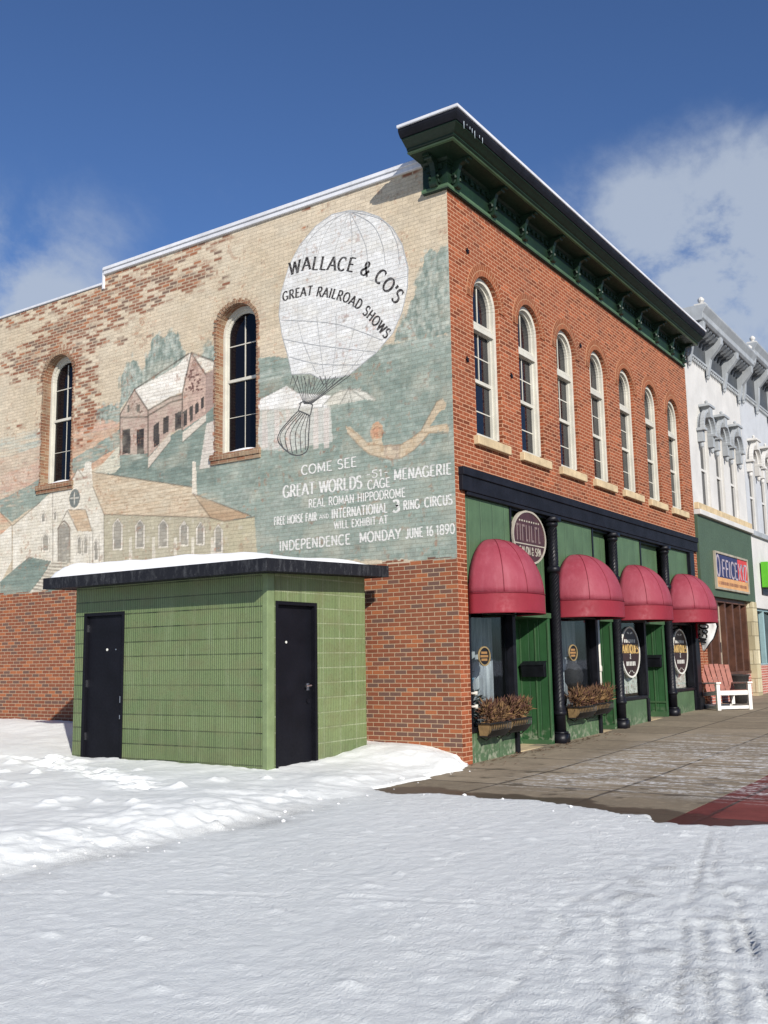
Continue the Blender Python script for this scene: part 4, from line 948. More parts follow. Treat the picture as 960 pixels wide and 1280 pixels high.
mb.add([(XS+.043, 1.95, 3.53), (XS+.043, 3.15, 3.53), (XS+.043, 3.15, 3.55), (XS+.043, 1.95, 3.55)], [(0, 1, 2, 3)])
x = 2.15
for k in range(9): mb.add([(XS+.043, x, 3.93), (XS+.043, x+.05, 3.93), (XS+.043, x+.05, 3.96), (XS+.043, x, 3.96)], [(0, 1, 2, 3)]); x += .094
mb.build('lettering', SIGNDULL, bd)
mb = MB()      # the tall worn name can no longer be read: uprights and bowls only
x = 2.04
for k, w in enumerate((.08, .05, .11, .08, .05, .11, .10, .08)):
    mb.add([(XS+.044, x, 3.59), (XS+.044, x+.04, 3.59), (XS+.044, x+.04, 3.88), (XS+.044, x, 3.88)], [(0, 1, 2, 3)])
    if w > .07: mb.add([(XS+.0445, x+.04, 3.84-.25*(k % 2)), (XS+.0445, x+w, 3.84-.25*(k % 2)), (XS+.0445, x+w, 3.88-.25*(k % 2)), (XS+.0445, x+.04, 3.88-.25*(k % 2))], [(0, 1, 2, 3)])
    x += w+.04
mb.build('worn_name', SIGNGREY, bd)
def antiques(y, z, label, hw=.56, hh=.54):
    e = empty('antiques_sign', (-.09, y, z-.5), label, 'sign')
    bd = oval_board(e, -.098, y, z, hw, hh, SIGNBROWN, SIGNW, .02, .03)
    m = MB(); text(m, 'ANTIQUES', xput(-.077, y-hw*.86, z-.02), .17, .26, .12, .2, .6, fit=hw*1.72); m.build('lettering', GOLD, bd)
    m = MB(); text(m, '&', xput(-.077, y-.05, z-.14), .1, .24, .14, 0, .8)
    x = y-.36
    for k in range(7):        # small worn line above, another below: too small to read
        w = (.05, .07, .04, .06, .08, .05, .07)[k]; m.add([(-.076, x, z+.2), (-.076, x+w, z+.2), (-.076, x+w, z+.27), (-.076, x, z+.27)], [(0, 1, 2, 3)]); x += w+.04
    x = y-.28
    for k in range(6): w = (.07, .05, .06, .05, .07, .06)[k]; m.add([(-.076, x, z-.29), (-.076, x+w, z-.29), (-.076, x+w, z-.2), (-.076, x, z-.2)], [(0, 1, 2, 3)]); x += w+.035
    for s in (-1, 1):
        for (zz, h_) in ((z+.38, .02), (z-.41, -.02)): m.add([(-.076, y+s*.03, zz), (-.076, y+s*.17, zz+h_), (-.076, y+s*.15, zz+h_*2.6), (-.076, y+s*.03, zz+.03)], [(0, 1, 2, 3)])
    m.build('small_lettering', SIGNW, bd)
antiques(7.55, 1.66, 'oval dark brown antiques sign with white border in the third shop window')
antiques(11.0, 1.66, 'oval dark brown antiques sign in the last shop window, nearest the white chair')
PAPER = NT('printed_paper'); 
def _paper(gm):
    Pn = gm.obj(); n = gm.noise(gm.map(Pn, (1, 7, 5)), 2, 4); n2 = gm.noise(Pn, 16, 4)
    c = gm.mix(gm.rng(n2, .54, .62), lin(236, 234, 218), lin(150, 156, 128)); c = gm.mix(gm.rng(n, .6, .64), c, lin(196, 130, 120)); return gm.fin(c, .8)
PAPER = _paper(PAPER)
for y0, y1, lab in ((6.9, 8.18, 'pale patterned paper poster taped up below the third window oval sign'), (10.3, 11.66, 'pale patterned paper poster taped up in the last shop window')):
    mb = MB(); n = 14
    for k in range(n): 
        f0, f1 = k/n, (k+1)/n; mb.add([(-.2+.012*math.sin(f0*19), y0+(y1-y0)*f0, .78), (-.2+.012*math.sin(f1*19), y0+(y1-y0)*f1, .78), (-.2+.012*math.sin(f1*19), y0+(y1-y0)*f1, 1.95+.02*math.sin(k)), (-.2+.012*math.sin(f0*19), y0+(y1-y0)*f0, 1.95+.02*math.sin(k-1))], [(0, 1, 2, 3)])
    o = tag(mb.build('paper_poster', PAPER, loc=(-.2, y0, .78)), lab, 'poster'); s = o.modifiers.new('paper', 'SOLIDIFY'); s.thickness = .003
# round stickers on the first two windows
DULLGOLD = paint('dull_gold', lin(160, 138, 96), .5, .1)
DEC = paint('sticker_orange', lin(170, 128, 78), .5, .1)
for y, z, lab in ((.95, 1.62, 'small round gold ringed sticker on the first shop window pane'), (4.5, 1.66, 'small round gold ringed sticker on the second shop window pane')):
    e = empty('window_sticker', (-.1, y, z), lab, 'sticker')
    bd = oval_board(e, -.0985, y, z, .19, .15, SIGNBLACK, DULLGOLD, .004, .016)
    m = MB()
    for k, (w, zz) in enumerate(((.1, .055), (.13, .0), (.1, -.055))): m.add([(-.0935, y-w, z+zz-.018), (-.0935, y+w, z+zz-.018), (-.0935, y+w, z+zz+.018), (-.0935, y-w, z+zz+.018)], [(0, 1, 2, 3)])
    m.build('emblem', DEC, bd)
# things standing in the first two windows
CURT = NT('curtain_cloth')
CURT = CURT.fin(CURT.mix(CURT.rng(CURT.noise(CURT.map(CURT.obj(), (1, 9, .4)), 3, 4), .35, .65), lin(150, 152, 156), lin(206, 208, 208)), .9)
def curtain(y0, y1, x, z0, z1, label):
    m = MB(); n = 60; v = []
    for z in (z0, z1):
        for i in range(n+1): f = i/n; v.append((x+.035*math.sin(f*(y1-y0)*48)+.01*math.sin(f*31), y0+(y1-y0)*f, z))
    m.add(v, [(i, i+1, n+1+i+1, n+1+i) for i in range(n)])
    o = m.build('curtain', CURT, None, True, loc=(x, (y0+y1)/2, z0)); s = o.modifiers.new('cloth', 'SOLIDIFY'); s.thickness = .006
    tag(o, label, 'curtain')
curtain(1.12, 1.84, -.42, .5, 2.26, 'pale pleated curtain hanging inside the first shop window')
curtain(4.75, 5.46, -.46, .6, 2.28, 'pale pleated curtain hanging inside the second shop window')
BLUEGL = paint('pale_blue_glaze', lin(120, 160, 178), .3, .15, 6)
DPLANT = paint('dark_dried_leaves', lin(52, 66, 60), .8, .3, 12)
TEALP_ = paint('teal_paint', lin(120, 186, 184), .6, .12, 4)
WICK = paint('dark_wicker', lin(50, 46, 44), .8, .3, 20)
def leaves_cluster(mb, c, rx, ry, rz, n, L, W_, rg, up=.5, tri=True):
    for _ in range(n):
        d = np.array([rg.gauss(0, 1), rg.gauss(0, 1), rg.gauss(0, 1)]); d /= np.linalg.norm(d)+1e-9; r_ = rg.random()**.4
        p = np.array(c)+d*np.array([rx, ry, rz])*r_
        dr = d*.7+np.array([0, 0, up])+np.array([rg.gauss(0, .4), rg.gauss(0, .4), rg.gauss(0, .3)]); dr /= np.linalg.norm(dr)
        sd = np.cross(dr, [rg.gauss(0, 1), rg.gauss(0, 1), rg.gauss(0, 1)]); sd /= np.linalg.norm(sd)+1e-9
        l = L*(.6+.8*rg.random()); w = W_*(.6+.8*rg.random()); nn = np.cross(dr, sd)
        a = p; t = p+dr*l; m_ = p+dr*l*.5+nn*l*.12
        mb.add([a, m_+sd*w/2, t, m_-sd*w/2], [(0, 1, 2, 3)])
rg = random.Random(3)
e = empty('plant_stand', (-.55, .92, .46), 'pale blue bowl on a stand with dark dried foliage inside the first window', 'plant stand')
m = MB(); m.lathe([(.16, .46), (.15, .5), (.03, .54), (.03, .98), (.1, 1.02), (.2, 1.12), (.24, 1.25), (.25, 1.28), (.22, 1.27), (.05, 1.26)], -.55, .92, 18); m.lathe([(.03, 1.26), (.05, 1.36), (.03, 1.46), (.035, 1.52)], -.55, .92, 12); child(m.build('bowl', BLUEGL, None, True), e)
m = MB(); leaves_cluster(m, (-.5, .95, .86), .22, .38, .2, 420, .16, .03, rg, .1); leaves_cluster(m, (-.55, .92, 1.35), .14, .22, .08, 90, .12, .03, rg, .1); child(m.build('foliage', DPLANT), e)
e = empty('teal_cabinet', (-.75, 4.5, .5), 'teal painted cabinet with white ledge standing inside the second window', 'cabinet')
m = MB(); m.box(-.95, -.6, 3.95, 4.85, .5, 1.2); m.box(-.59, -.575, 4.0, 4.38, .56, 1.14); m.box(-.59, -.575, 4.42, 4.8, .56, 1.14); c_ = child(m.build('body', TEALP_, bevel=.008), e)
m = MB(); m.box(-.97, -.57, 3.93, 4.87, 1.205, 1.24); child(m.build('top', WHITE, bevel=.006), e)
for y, z, sc, lab in ((4.02, .62, 1.0, 'dark round jug low in the second window, left of its twin'), (4.38, .62, 1.05, 'dark round jug low in the second window, right of its twin'), (5.05, .96, 1.5, 'large dark wicker lampshade shape before the second window curtain')):
    m = MB(); m.lathe([(a*sc, z+b*sc) for a, b in ((.07, -.02), (.08, .0), (.13, .1), (.14, .2), (.1, .3), (.05, .34), (.055, .4), (.07, .42))], -.36, y, 16)
    if z > .9: m.box(-.37, -.35, y-.01, y+.01, .52, .96)
    else: m.box(-.4, -.32, y-.05, y+.05, .5, .61)
    tag(m.build('jug' if z < .9 else 'wicker_shade', WICK, None, True, loc=(-.36, y, .5)), lab, 'jug' if z < .9 else 'shade')

# mail boxes on the entry walls
for b, gy, lab in ((3.36, 3.36, 'black metal mail box on the green wall of the entry nearest the brick corner'), (9.72, 9.72, 'black metal mail box on the green entry wall beside the oval antiques sign')):
    yb = b-.06
    z0 = 1.20+g(gy)*.6
    e = empty('mail_box', (-.3, yb, z0), lab, 'mail box', 'black mail boxes in the shop entries')
    m = MB(); m.prism([(yb, z0), (yb-.1, z0), (yb-.13, z0+.2), (yb, z0+.26)], 'x', -.55, -.1); child(m.build('box', BLACK, bevel=.008), e)
    m = MB(); m.prism([(yb-.002, z0+.265), (yb-.145, z0+.203), (yb-.145, z0+.22), (yb-.002, z0+.285)], 'x', -.56, -.09); child(m.build('lid', BLACK, bevel=.004), e)

# window boxes with dried plants
BASKET = paint('iron_basket', lin(30, 28, 26), .6, .2)
COCO = paint('coco_liner', lin(142, 116, 78), .95, .2, 14, .8)
DRY = [paint('dry_foliage_brown', lin(104, 76, 54), .9, .3, 9), paint('dry_foliage_gold', lin(130, 100, 64), .9, .25, 9), paint('dry_foliage_rust', lin(86, 54, 44), .9, .3, 9)]
def window_box(y0, y1, zt, label, plabel, seed):
    rg = random.Random(seed)
    e = empty('window_box', (.12, (y0+y1)/2, zt-.2), label, 'planter', 'iron window boxes under the shop windows')
    prof = lambda z: .02+.10*(z-(zt-.22))/.22
    m = MB(); D = .24
    for z, gr in ((zt, 0), (zt-.2, .05)):
        d = D-gr*1.6; m.tube([(.03, y0+gr, z), (.03+d, y0+gr, z), (.03+d, y1-gr, z), (.03, y1-gr, z)], .013, 6)
    n = 11
    for k in range(n+1):
        y = y0+(y1-y0)*k/n; yb_ = y0+.05+(y1-y0-.1)*k/n; m.tube([(.03+D, y, zt), (.03+D+.01, (y+yb_)/2, zt-.1), (.03+D-.08, yb_, zt-.2)], .011, 5)
    for s in (y0+.1, y1-.1): m.tube([(.0, s, zt-.2), (.13, s, zt-.26), (.2, s, zt-.2)], .01, 5)
    child(m.build('basket', BASKET), e)
    m = MB(); m.add([(.035, y0+.06, zt-.195), (.16, y0+.06, zt-.195), (.16, y1-.06, zt-.195), (.035, y1-.06, zt-.195), (.035, y0+.015, zt-.01), (.25, y0+.015, zt-.01), (.25, y1-.015, zt-.01), (.035, y1-.015, zt-.01)],
                   [(0, 3, 2, 1), (0, 1, 5, 4), (1, 2, 6, 5), (2, 3, 7, 6), (3, 0, 4, 7), (4, 5, 6, 7)]); child(m.build('liner', COCO), e)
    e2 = empty('dried_plant', (.14, (y0+y1)/2, zt-.05), plabel, 'plant', 'dried plants in the window boxes')
    for mi, mt in enumerate(DRY):
        m = MB()
        for c in range(7):
            yc_ = y0+(y1-y0)*(c+.5+rg.uniform(-.25, .25))/7; leaves_cluster(m, (.15+rg.uniform(-.04, .06), yc_, zt+.12+rg.uniform(-.05, .08)), .10, .08, .11, 42, .12, .024, rg, .7)
        if mi == 0:
            for c in range(26):
                yy = rg.uniform(y0+.05, y1-.05); a = (.14+rg.uniform(-.06, .06), yy, zt-.03); b_ = (a[0]+rg.uniform(-.1, .14), yy+rg.uniform(-.12, .12), zt+rg.uniform(.15, .36)); m.tube([a, ((a[0]+b_[0])/2+.02, (a[1]+b_[1])/2, (a[2]+b_[2])/2+.03), b_], [.007, .005, .003], 4)
        child(m.build('foliage' if mi else 'stems', mt), e2)
window_box(.42, 1.08, .60, 'iron window box with coco liner nearest the brick corner', 'brown dried plant in the window box nearest the brick corner', 11)
window_box(1.14, 1.82, .62, 'iron window box beside the black post of the first window', 'brown dried plant in the box beside the first window post', 12)
window_box(3.82, 4.62, .68, 'iron window box under the second window, beside the first iron column', 'brown dried plant in the box beside the first iron column', 13)
window_box(4.68, 5.48, .70, 'iron window box under the second window, beside the white drain pipe', 'brown dried plant in the box beside the white drain pipe', 14)

# open flag hanging at the end of the shopfront
FLW = paint('flag_white_cloth', lin(226, 226, 224), .8, .08, 6); FLK = paint('flag_black_cloth', lin(24, 24, 28), .8, .1); FLR = paint('flag_red_cloth', lin(184, 30, 52), .8, .12, 6)
YF = 11.93
e = empty('open_flag', (.1, YF, 1.7), 'white feather shaped flag with black letters reading OPEN hanging under last awning', 'flag')
def flagpt(u, v, lay=0, d=0.): return (.10+u, YF+.03*math.sin(u*14+v*5)-.0015*lay-d, 1.68+v)
def flag_mesh(poly, d):
    m = MB(); n = 12; L, R = poly; vs = []
    for k in range(n+1):
        f = k/n*(len(L)-1); i = min(int(f), len(L)-2); t_ = f-i
        l = np.array(L[i])*(1-t_)+np.array(L[i+1])*t_; r_ = np.array(R[i])*(1-t_)+np.array(R[i+1])*t_
        for j in range(6): p = l+(r_-l)*j/5; vs.append(flagpt(p[0], p[1], 0, d))
    m.add(vs, [(a*6+b, a*6+b+1, (a+1)*6+b+1, (a+1)*6+b) for a in range(n) for b in range(5)]); return m
fm = flag_mesh(([(.09, -.02), (.02, .3), (.0, .6), (.0, .74)], [(.12, -.02), (.36, .28), (.48, .58), (.44, .74)]), 0)
fo = child(fm.build('cloth', FLW, None, True), e); s = fo.modifiers.new('cloth', 'SOLIDIFY'); s.thickness = .006
fm = flag_mesh(([(.115, -.04), (.35, .28), (.47, .58), (.435, .75)], [(.14, -.04), (.39, .28), (.53, .58), (.50, .75)]), 0.004); child(fm.build('border', FLK, None, True), e)
m = MB()
def fput(u, v, lay):          # letters run down the cloth
    a = rad(-99); x, z = .06+u*math.cos(a)-v*math.sin(a), .67+u*math.sin(a)+v*math.cos(a); return flagpt(x, z, lay, .012)
text(m, 'OPEN', fput, .22, .2, .14, 0, .75, fit=.47); child(m.build('lettering', FLK), e)
m = MB(); m.tube([(.0, YF+.02, 2.45), (.3, YF+.02, 2.44), (.62, YF+.02, 2.42)], .013, 8); child(m.build('pole', WHITE, None, True), e)
fm = flag_mesh(([(-.1, .28), (-.1, .4), (-.12, .6), (-.12, .78)], [(.0, .3), (.0, .4), (.01, .6), (.02, .78)]), .02); o = fm.build('red_cloth', FLR, None, True); child(o, e)

# white chair with a red brown slatted back
CHW_ = paint('chair_white_paint', lin(232, 228, 220), .5, .08, 6); CHR = paint('chair_red_wood', lin(158, 98, 82), .6, .2, 8, .2, streak=.3)
e = empty('porch_chair', (.55, 12.75, .23), 'white wooden armchair with red brown slatted back standing on the sidewalk', 'chair')
ang = math.atan2(.52, .58)          # direction of its front edge
ux, uy = math.cos(ang), math.sin(ang)
def chp(a, b, z): return (.54+a*ux-b*uy, 11.77+a*uy+b*ux, .215+z)     # a along the front, b towards the back
def beam(m, p, q, w, h_):
    p, q = Vector(chp(*p)), Vector(chp(*q)); d = (q-p).normalized(); s_ = d.cross(Vector((0, 0, 1))) if abs(d.z) < .95 else Vector((ux, uy, 0)); s_.normalize(); u_ = s_.cross(d)
    v = []
    for c in (p, q):
        for (i, j) in ((-1, -1), (1, -1), (1, 1), (-1, 1)): v.append(c+s_*w/2*i+u_*h_/2*j)
    m.add(v, [(0, 1, 2, 3), (4, 5, 6, 7), (0, 1, 5, 4), (1, 2, 6, 5), (2, 3, 7, 6), (3, 0, 4, 7)])
WDT, DEP = .82, .88
for a in (.0, WDT):
    for b in (.0, DEP): m = MB(); beam(m, (a, b, 0), (a, b, .64 if b == 0 else .6), .09, .09); child(m.build('leg', CHW_, bevel=.006), e)
for a in (.0, WDT): m = MB(); beam(m, (a, -.08, .665), (a, DEP+.05, .635), .13, .04); child(m.build('armrest', CHW_, bevel=.006), e)
m = MB()
beam(m, (0, 0, .42), (WDT, 0, .42), .05, .11); beam(m, (0, 0, .07), (WDT, 0, .07), .05, .08); beam(m, (0, DEP, .07), (WDT, DEP, .07), .05, .08)
for a in (0, WDT): beam(m, (a, 0, .07), (a, DEP, .07), .05, .08); beam(m, (a, 0, .42), (a, DEP, .36), .05, .1)
child(m.build('frame', CHW_, bevel=.004), e)
m = MB()
for k in range(6): beam(m, (.06, .04+k*.11, .475-k*.012), (WDT-.06, .04+k*.11, .475-k*.012), .095, .025)
child(m.build('seat', CHR, bevel=.003), e)
m = MB()
for k in range(6): a = .085+k*(WDT-.17)/5; beam(m, (a, .66, .42), (a+(k-2.5)*.012, .98, 1.12-.012*abs(k-2.5)), .115, .025)
beam(m, (.05, .72, .52), (WDT-.05, .72, .52), .03, .07); beam(m, (.05, .95, .98), (WDT-.05, .95, .98), .03, .07)
child(m.build('backrest', CHR, bevel=.003), e)
# bucket-shaped dark pot behind the chair
m = MB(); m.lathe([(.2, .25), (.26, .6), (.3, .98), (.33, 1.0), (.33, 1.03), (.28, 1.03), (.25, .95)], .35, 14.4, 20); tag(m.build('barrel_planter', WICK, None, True, loc=(.35, 14.4, .25)), 'dark round barrel planter behind the white porch chair', 'planter')

# dead leaves blown against the foot of the shopfront
m = MB(); rg = random.Random(5)
for k in range(260):
    y = rg.uniform(.1, 5.6)**1.0; x = .02+abs(rg.gauss(0, .10))+(.1 if y > 1.9 else 0)
    if rg.random() < .25: x += rg.random()*.5
    z = .0185*max(y, 0)+.006+rg.random()*.012; a = rg.random()*6.3; l = .02+.035*rg.random(); w = l*.5
    c_, s_ = math.cos(a), math.sin(a); t = rg.uniform(-.4, .4)*l
    m.add([(x, y, z), (x+c_*l-s_*w*.5, y+s_*l+c_*w*.5, z+t*.5+.004), (x+2*c_*l, y+2*s_*l, z+abs(t)), (x+c_*l+s_*w*.5, y+s_*l-c_*w*.5, z+.002)], [(0, 1, 2, 3)])
tag(m.build('leaf_litter', DRY[0]), 'dry brown leaves lying along the foot of the green shopfront', 'leaves', kind='stuff')
# ------------------------------------------------------------------ the green block shed
def tilemat(name, mortar, ribs, c=(117, 132, 87)):
    gm = NT(name); uv = gm.uv(); Pn = gm.obj()
    q = brick_nodes(gm, uv, lin(*c), lin(c[0]-14, c[1]-10, c[2]-8), mortar, 60.0 if ribs == 1 else .405, .2135, .010); q.offset = .5 if ribs == 1 else 0.
    q.inputs['Mortar Smooth'].default_value = .2
    sx = gm.n('ShaderNodeSeparateXYZ'); gm.l(uv, sx.inputs[0])
    m = gm.math('FRACT', gm.math('DIVIDE', sx.outputs[0], .0405)); rb = gm.math('ABSOLUTE', gm.math('SUBTRACT', m, .5)); groove = gm.rng(rb, .26, .42)
    n1 = gm.noise(Pn, 1.1, 5); n2 = gm.noise(gm.map(Pn, (5, 5, .6)), 2.2, 5); n3 = gm.noise(Pn, 26, 4)
    col = gm.mix(gm.rng(n1, .35, .65, 0, .55), q.outputs['Color'], lin(130, 144, 100)); col = gm.mix(gm.rng(n2, .5, .72, 0, .5), col, lin(138, 150, 112))
    col = gm.mix(gm.rng(n3, .55, .72, 0, .4), col, lin(84, 92, 60)); col = gm.mix(gm.math('MULTIPLY', groove, .7 if ribs == 1 else .35), col, lin(56, 68, 36))
    n4 = gm.noise(gm.map(Pn, (1.2, 1.2, 2.6)), 1.7, 6, .65); col = gm.mix(gm.rng(n4, .46, .68, 0, .5), col, lin(112, 112, 78)); n5 = gm.noise(gm.map(Pn, (10, 10, .5)), 1.3, 5, .7); col = gm.mix(gm.rng(n5, .56, .70, 0, .45), col, lin(66, 76, 50))
    sz = gm.n('ShaderNodeSeparateXYZ'); gm.l(Pn, sz.inputs[0])
    col = gm.mix(gm.math('MULTIPLY', gm.rng(sz.outputs[2], .7, .1), gm.rng(gm.noise(Pn, 3, 4), .3, .7, 0, .5)), col, lin(70, 82, 54))
    h_ = gm.math('SUBTRACT', gm.math('SUBTRACT', 1., q.outputs['Fac']), gm.math('MULTIPLY', groove, .55))
    return gm.fin(col, .42, .4, gm.bump(gm.math('ADD', h_, gm.math('MULTIPLY', n3, .25)), .7, .006))
TILE_F = tilemat('ribbed_glazed_block_front', lin(36, 44, 26), 1)
TILE_S = tilemat('ribbed_glazed_block_side', lin(168, 176, 142), 2, (124, 138, 92))
TILE_P = paint('smooth_glazed_block', lin(124, 139, 98), .35, .12, 5, .15)
SXL, SXR, SY0, SY1 = -5.34, -1.365, -2.855, -.545      # plan of the shed
def rz(y): return 2.775+.03*(y+3.3)                    # underside of the roof
e = empty('utility_shed', (SXL, SY0, 0), 'small flat roofed green block shed with two black doors standing in snow', 'shed')
LD0, LD1, LDT = -5.13, -4.21, 2.395
RD0, RD1, RDT = -2.69, -1.77, 2.425
def slopebox(m, x0, x1, y0, y1, z0):
    m.add([(x0, y0, z0), (x1, y0, z0), (x1, y1, z0), (x0, y1, z0), (x0, y0, rz(y0)+.01), (x1, y0, rz(y0)+.01), (x1, y1, rz(y1)+.01), (x0, y1, rz(y1)+.01)], [(0, 3, 2, 1), (4, 5, 6, 7), (0, 1, 5, 4), (1, 2, 6, 5), (2, 3, 7, 6), (3, 0, 4, 7)])
m = MB(); T = .15
slopebox(m, SXL, LD0, SY0, SY0+T, -.2); slopebox(m, LD1, SXR-.1, SY0, SY0+T, -.2); slopebox(m, LD0, LD1, SY0, SY0+T, LDT)
fwl = child(m.build('front_wall', TILE_F), e)
m = MB(); slopebox(m, SXR-.1, SXR-.002, SY0-.002, SY0+T, -.2); m.build('corner_block', TILE_P, fwl, bevel=.012)
m = MB(); slopebox(m, SXR-T, SXR-.004, SY0+T, RD0, -.2); slopebox(m, SXR-T, SXR, RD1, SY1, -.2); slopebox(m, SXR-T, SXR, RD0, RD1, RDT)
slopebox(m, SXL, SXR-T, SY1-T, SY1, -.2); slopebox(m, SXL, SXL+T, SY0+T, SY1-T, -.2)
child(m.build('side_wall', TILE_S), e)
# left door in the front wall
f = MB(); f.box(LD0, LD0+.05, SY0-.012, SY0+.1, -.1, LDT); f.box(LD1-.05, LD1, SY0-.012, SY0+.1, -.1, LDT); f.box(LD0+.05, LD1-.05, SY0-.012, SY0+.1, LDT-.05, LDT)
d = MB(); d.box(LD0+.05, LD1-.05, SY0+.04, SY0+.085, -.1, LDT-.05)
do = child(d.build('door', DOORBLACK, bevel=.004), e); f.build('frame', DOORBLACK, do, bevel=.004)
def disc(x, y, z, r, ax, mat, par, t=.008):
    q = MB(); pts = [(r*math.cos(a), r*math.sin(a)) for a in np.linspace(0, 2*math.pi, 12, endpoint=False)]
    if ax == 'y': q.prism([(x+a, z+b) for a, b in pts], 'y', y-t, y+.002)
    else: q.prism([(y+a, z+b) for a, b in pts], 'x', x-.002, x+t)
    return q.build('stud', mat, par)
disc(LD0+.5, SY0+.04, 1.82, .02, 'y', SIGNW, do); disc(LD0+.70, SY0+.04, 1.82, .012, 'y', CHROME, do)
m = MB(); m.box(LD1-.075, LD1-.055, SY0+.0, SY0+.06, 1.02, 1.12); m.box(LD1-.075, LD1-.06, SY0-.0, SY0+.06, .78, .84); m.build('handle', CHROME, do)
m = MB()
for z in (.45, 1.25, 2.1): m.box(LD0+.042, LD0+.062, SY0+.015, SY0+.04, z, z+.11)
m.build('hinge', CHROME, do)
# right door
f = MB(); f.box(SXR-.12, SXR+.012, RD0, RD0+.05, -.1, RDT); f.box(SXR-.12, SXR+.012, RD1-.05, RD1, -.1, RDT); f.box(SXR-.12, SXR+.012, RD0+.05, RD1-.05, RDT-.05, RDT)
d = MB(); d.box(SXR-.11, SXR-.065, RD0+.05, RD1-.05, -.1, RDT-.05)
do = child(d.build('door', DOORBLACK, bevel=.004), e); f.build('frame', DOORBLACK, do, bevel=.004)
disc(SXR-.065, RD0+.3, 1.86, .018, 'x', SIGNW, do)
m = MB(); m.box(SXR-.066, SXR-.055, RD1-.17, RD1-.11, 1.18, 1.28); m.tube([(SXR-.06, RD1-.14, 1.25), (SXR-.0, RD1-.14, 1.25), (SXR+.005, RD1-.26, 1.245)], .014, 8); m.build('handle', CHROME, do)
disc(SXR-.065, RD1-.14, 1.03, .035, 'x', BLACK, do, .02)
# roof slab, fascia and its snow
RX0, RX1, RY0, RY1 = -5.6, -1.0, -3.3, -.40
m = MB()
def slab(m, x0, x1, y0, y1, d0, d1):
    m.add([(x0, y0, rz(y0)+d0), (x1, y0, rz(y0)+d0), (x1, y1, rz(y1)+d0), (x0, y1, rz(y1)+d0), (x0, y0, rz(y0)+d1), (x1, y0, rz(y0)+d1), (x1, y1, rz(y1)+d1), (x0, y1, rz(y1)+d1)], [(0, 3, 2, 1), (4, 5, 6, 7), (0, 1, 5, 4), (1, 2, 6, 5), (2, 3, 7, 6), (3, 0, 4, 7)])
slab(m, RX0+.03, RX1-.03, RY0+.03, RY1-.03, .012, .15); roof = child(m.build('roof', NAVY), e)
FASC = NT('weathered_fascia')
def _fasc(gm):
    Pn = gm.obj(); n1 = gm.noise(gm.map(Pn, (9, 9, 3)), 1.5, 6, .7); n2 = gm.noise(Pn, 50, 4, .7)
    c = gm.mix(gm.rng(n1, .5, .68, 0, .8), (.010, .0105, .014), (.05, .052, .056)); c = gm.mix(gm.math('MULTIPLY', gm.rng(n2, .6, .68), gm.rng(n1, .42, .6)), c, (.14, .14, .14))
    return gm.fin(c, .7, .2, gm.bump(n2, .4, .006))
FASC = _fasc(FASC)
m = MB(); slab(m, RX0, RX1, RY0, RY0+.028, 0, .175); slab(m, RX0, RX1, RY1-.028, RY1, 0, .175); slab(m, RX0, RX0+.028, RY0+.029, RY1-.029, 0, .175); slab(m, RX1-.028, RX1, RY0+.029, RY1-.029, 0, .175)
m.build('fascia', FASC, roof, bevel=.005)
SNOW = NT('snow')
def _snow(gm):
    Pn = gm.obj(); a = gm.attr('dirt'); sp = gm.n('ShaderNodeSeparateColor'); gm.l(a.outputs['Color'], sp.inputs[0]); dirt, ice = sp.outputs[0], sp.outputs[1]
    n0 = gm.noise(Pn, .55, 5); n1 = gm.noise(gm.map(Pn, (1, 1, 1), rot=(0, 0, .5)), 7, 6, .6)
    rip = gm.noise(gm.map(Pn, (44, 19, 22), rot=(0, 0, -.62)), 1.0, 6, .66, .35)
    fine = gm.noise(Pn, 75, 5, .7); grit = gm.noise(Pn, 120, 3)
    c = gm.mix(gm.rng(n0, .35, .65), (.74, .75, .715), (.80, .81, .775))
    c = gm.mix(gm.rng(n1, .5, .72, 0, .25), c, (.62, .64, .61)); c = gm.mix(gm.math('MULTIPLY', ice, gm.rng(n1, .3, .6, .35, .8)), c, (.62, .642, .625))
    c = gm.mix(gm.math('MULTIPLY', dirt, gm.rng(fine, .36, .54)), c, (.12, .11, .10))
    c = gm.mix(gm.math('MULTIPLY', gm.rng(grit, .70, .76), gm.rng(n1, .48, .6, 0, .45)), c, (.26, .24, .22))
    lane = gm.rng(gm.noise(gm.map(Pn, (1.5, .28, 1), rot=(0, 0, -.28)), 1.0, 5, .6), .38, .62); pol = gm.math('MULTIPLY', gm.math('SUBTRACT', 1., lane), ice)
    c = gm.mix(gm.math('MULTIPLY', pol, .55), c, (.62, .642, .625)); amp = gm.rng(lane, 0, 1, .45, 1.25)
    hgt = gm.math('ADD', gm.math('MULTIPLY', rip, amp), gm.math('ADD', gm.math('MULTIPLY', fine, .6), gm.math('MULTIPLY', n1, .8)))
    b = gm.bump(hgt, .75, .013)
    gm.fin(c, .55, .35, b); i = gm.p.inputs
    return gm.m
SNOW = _snow(SNOW)
SNOWTOP = NT('roof_snow'); SNOWTOP = SNOWTOP.fin(SNOWTOP.mix(SNOWTOP.noise(SNOWTOP.obj(), 2, 4), (.74, .74, .735), (.78, .78, .77)), .6, .3, SNOWTOP.bump(SNOWTOP.noise(SNOWTOP.obj(), 9, 5), .3, .03))
nx_, ny_ = 70, 46; vs = []; rs = np.random.default_rng(4)
bumpx = rs.random((12, 12))
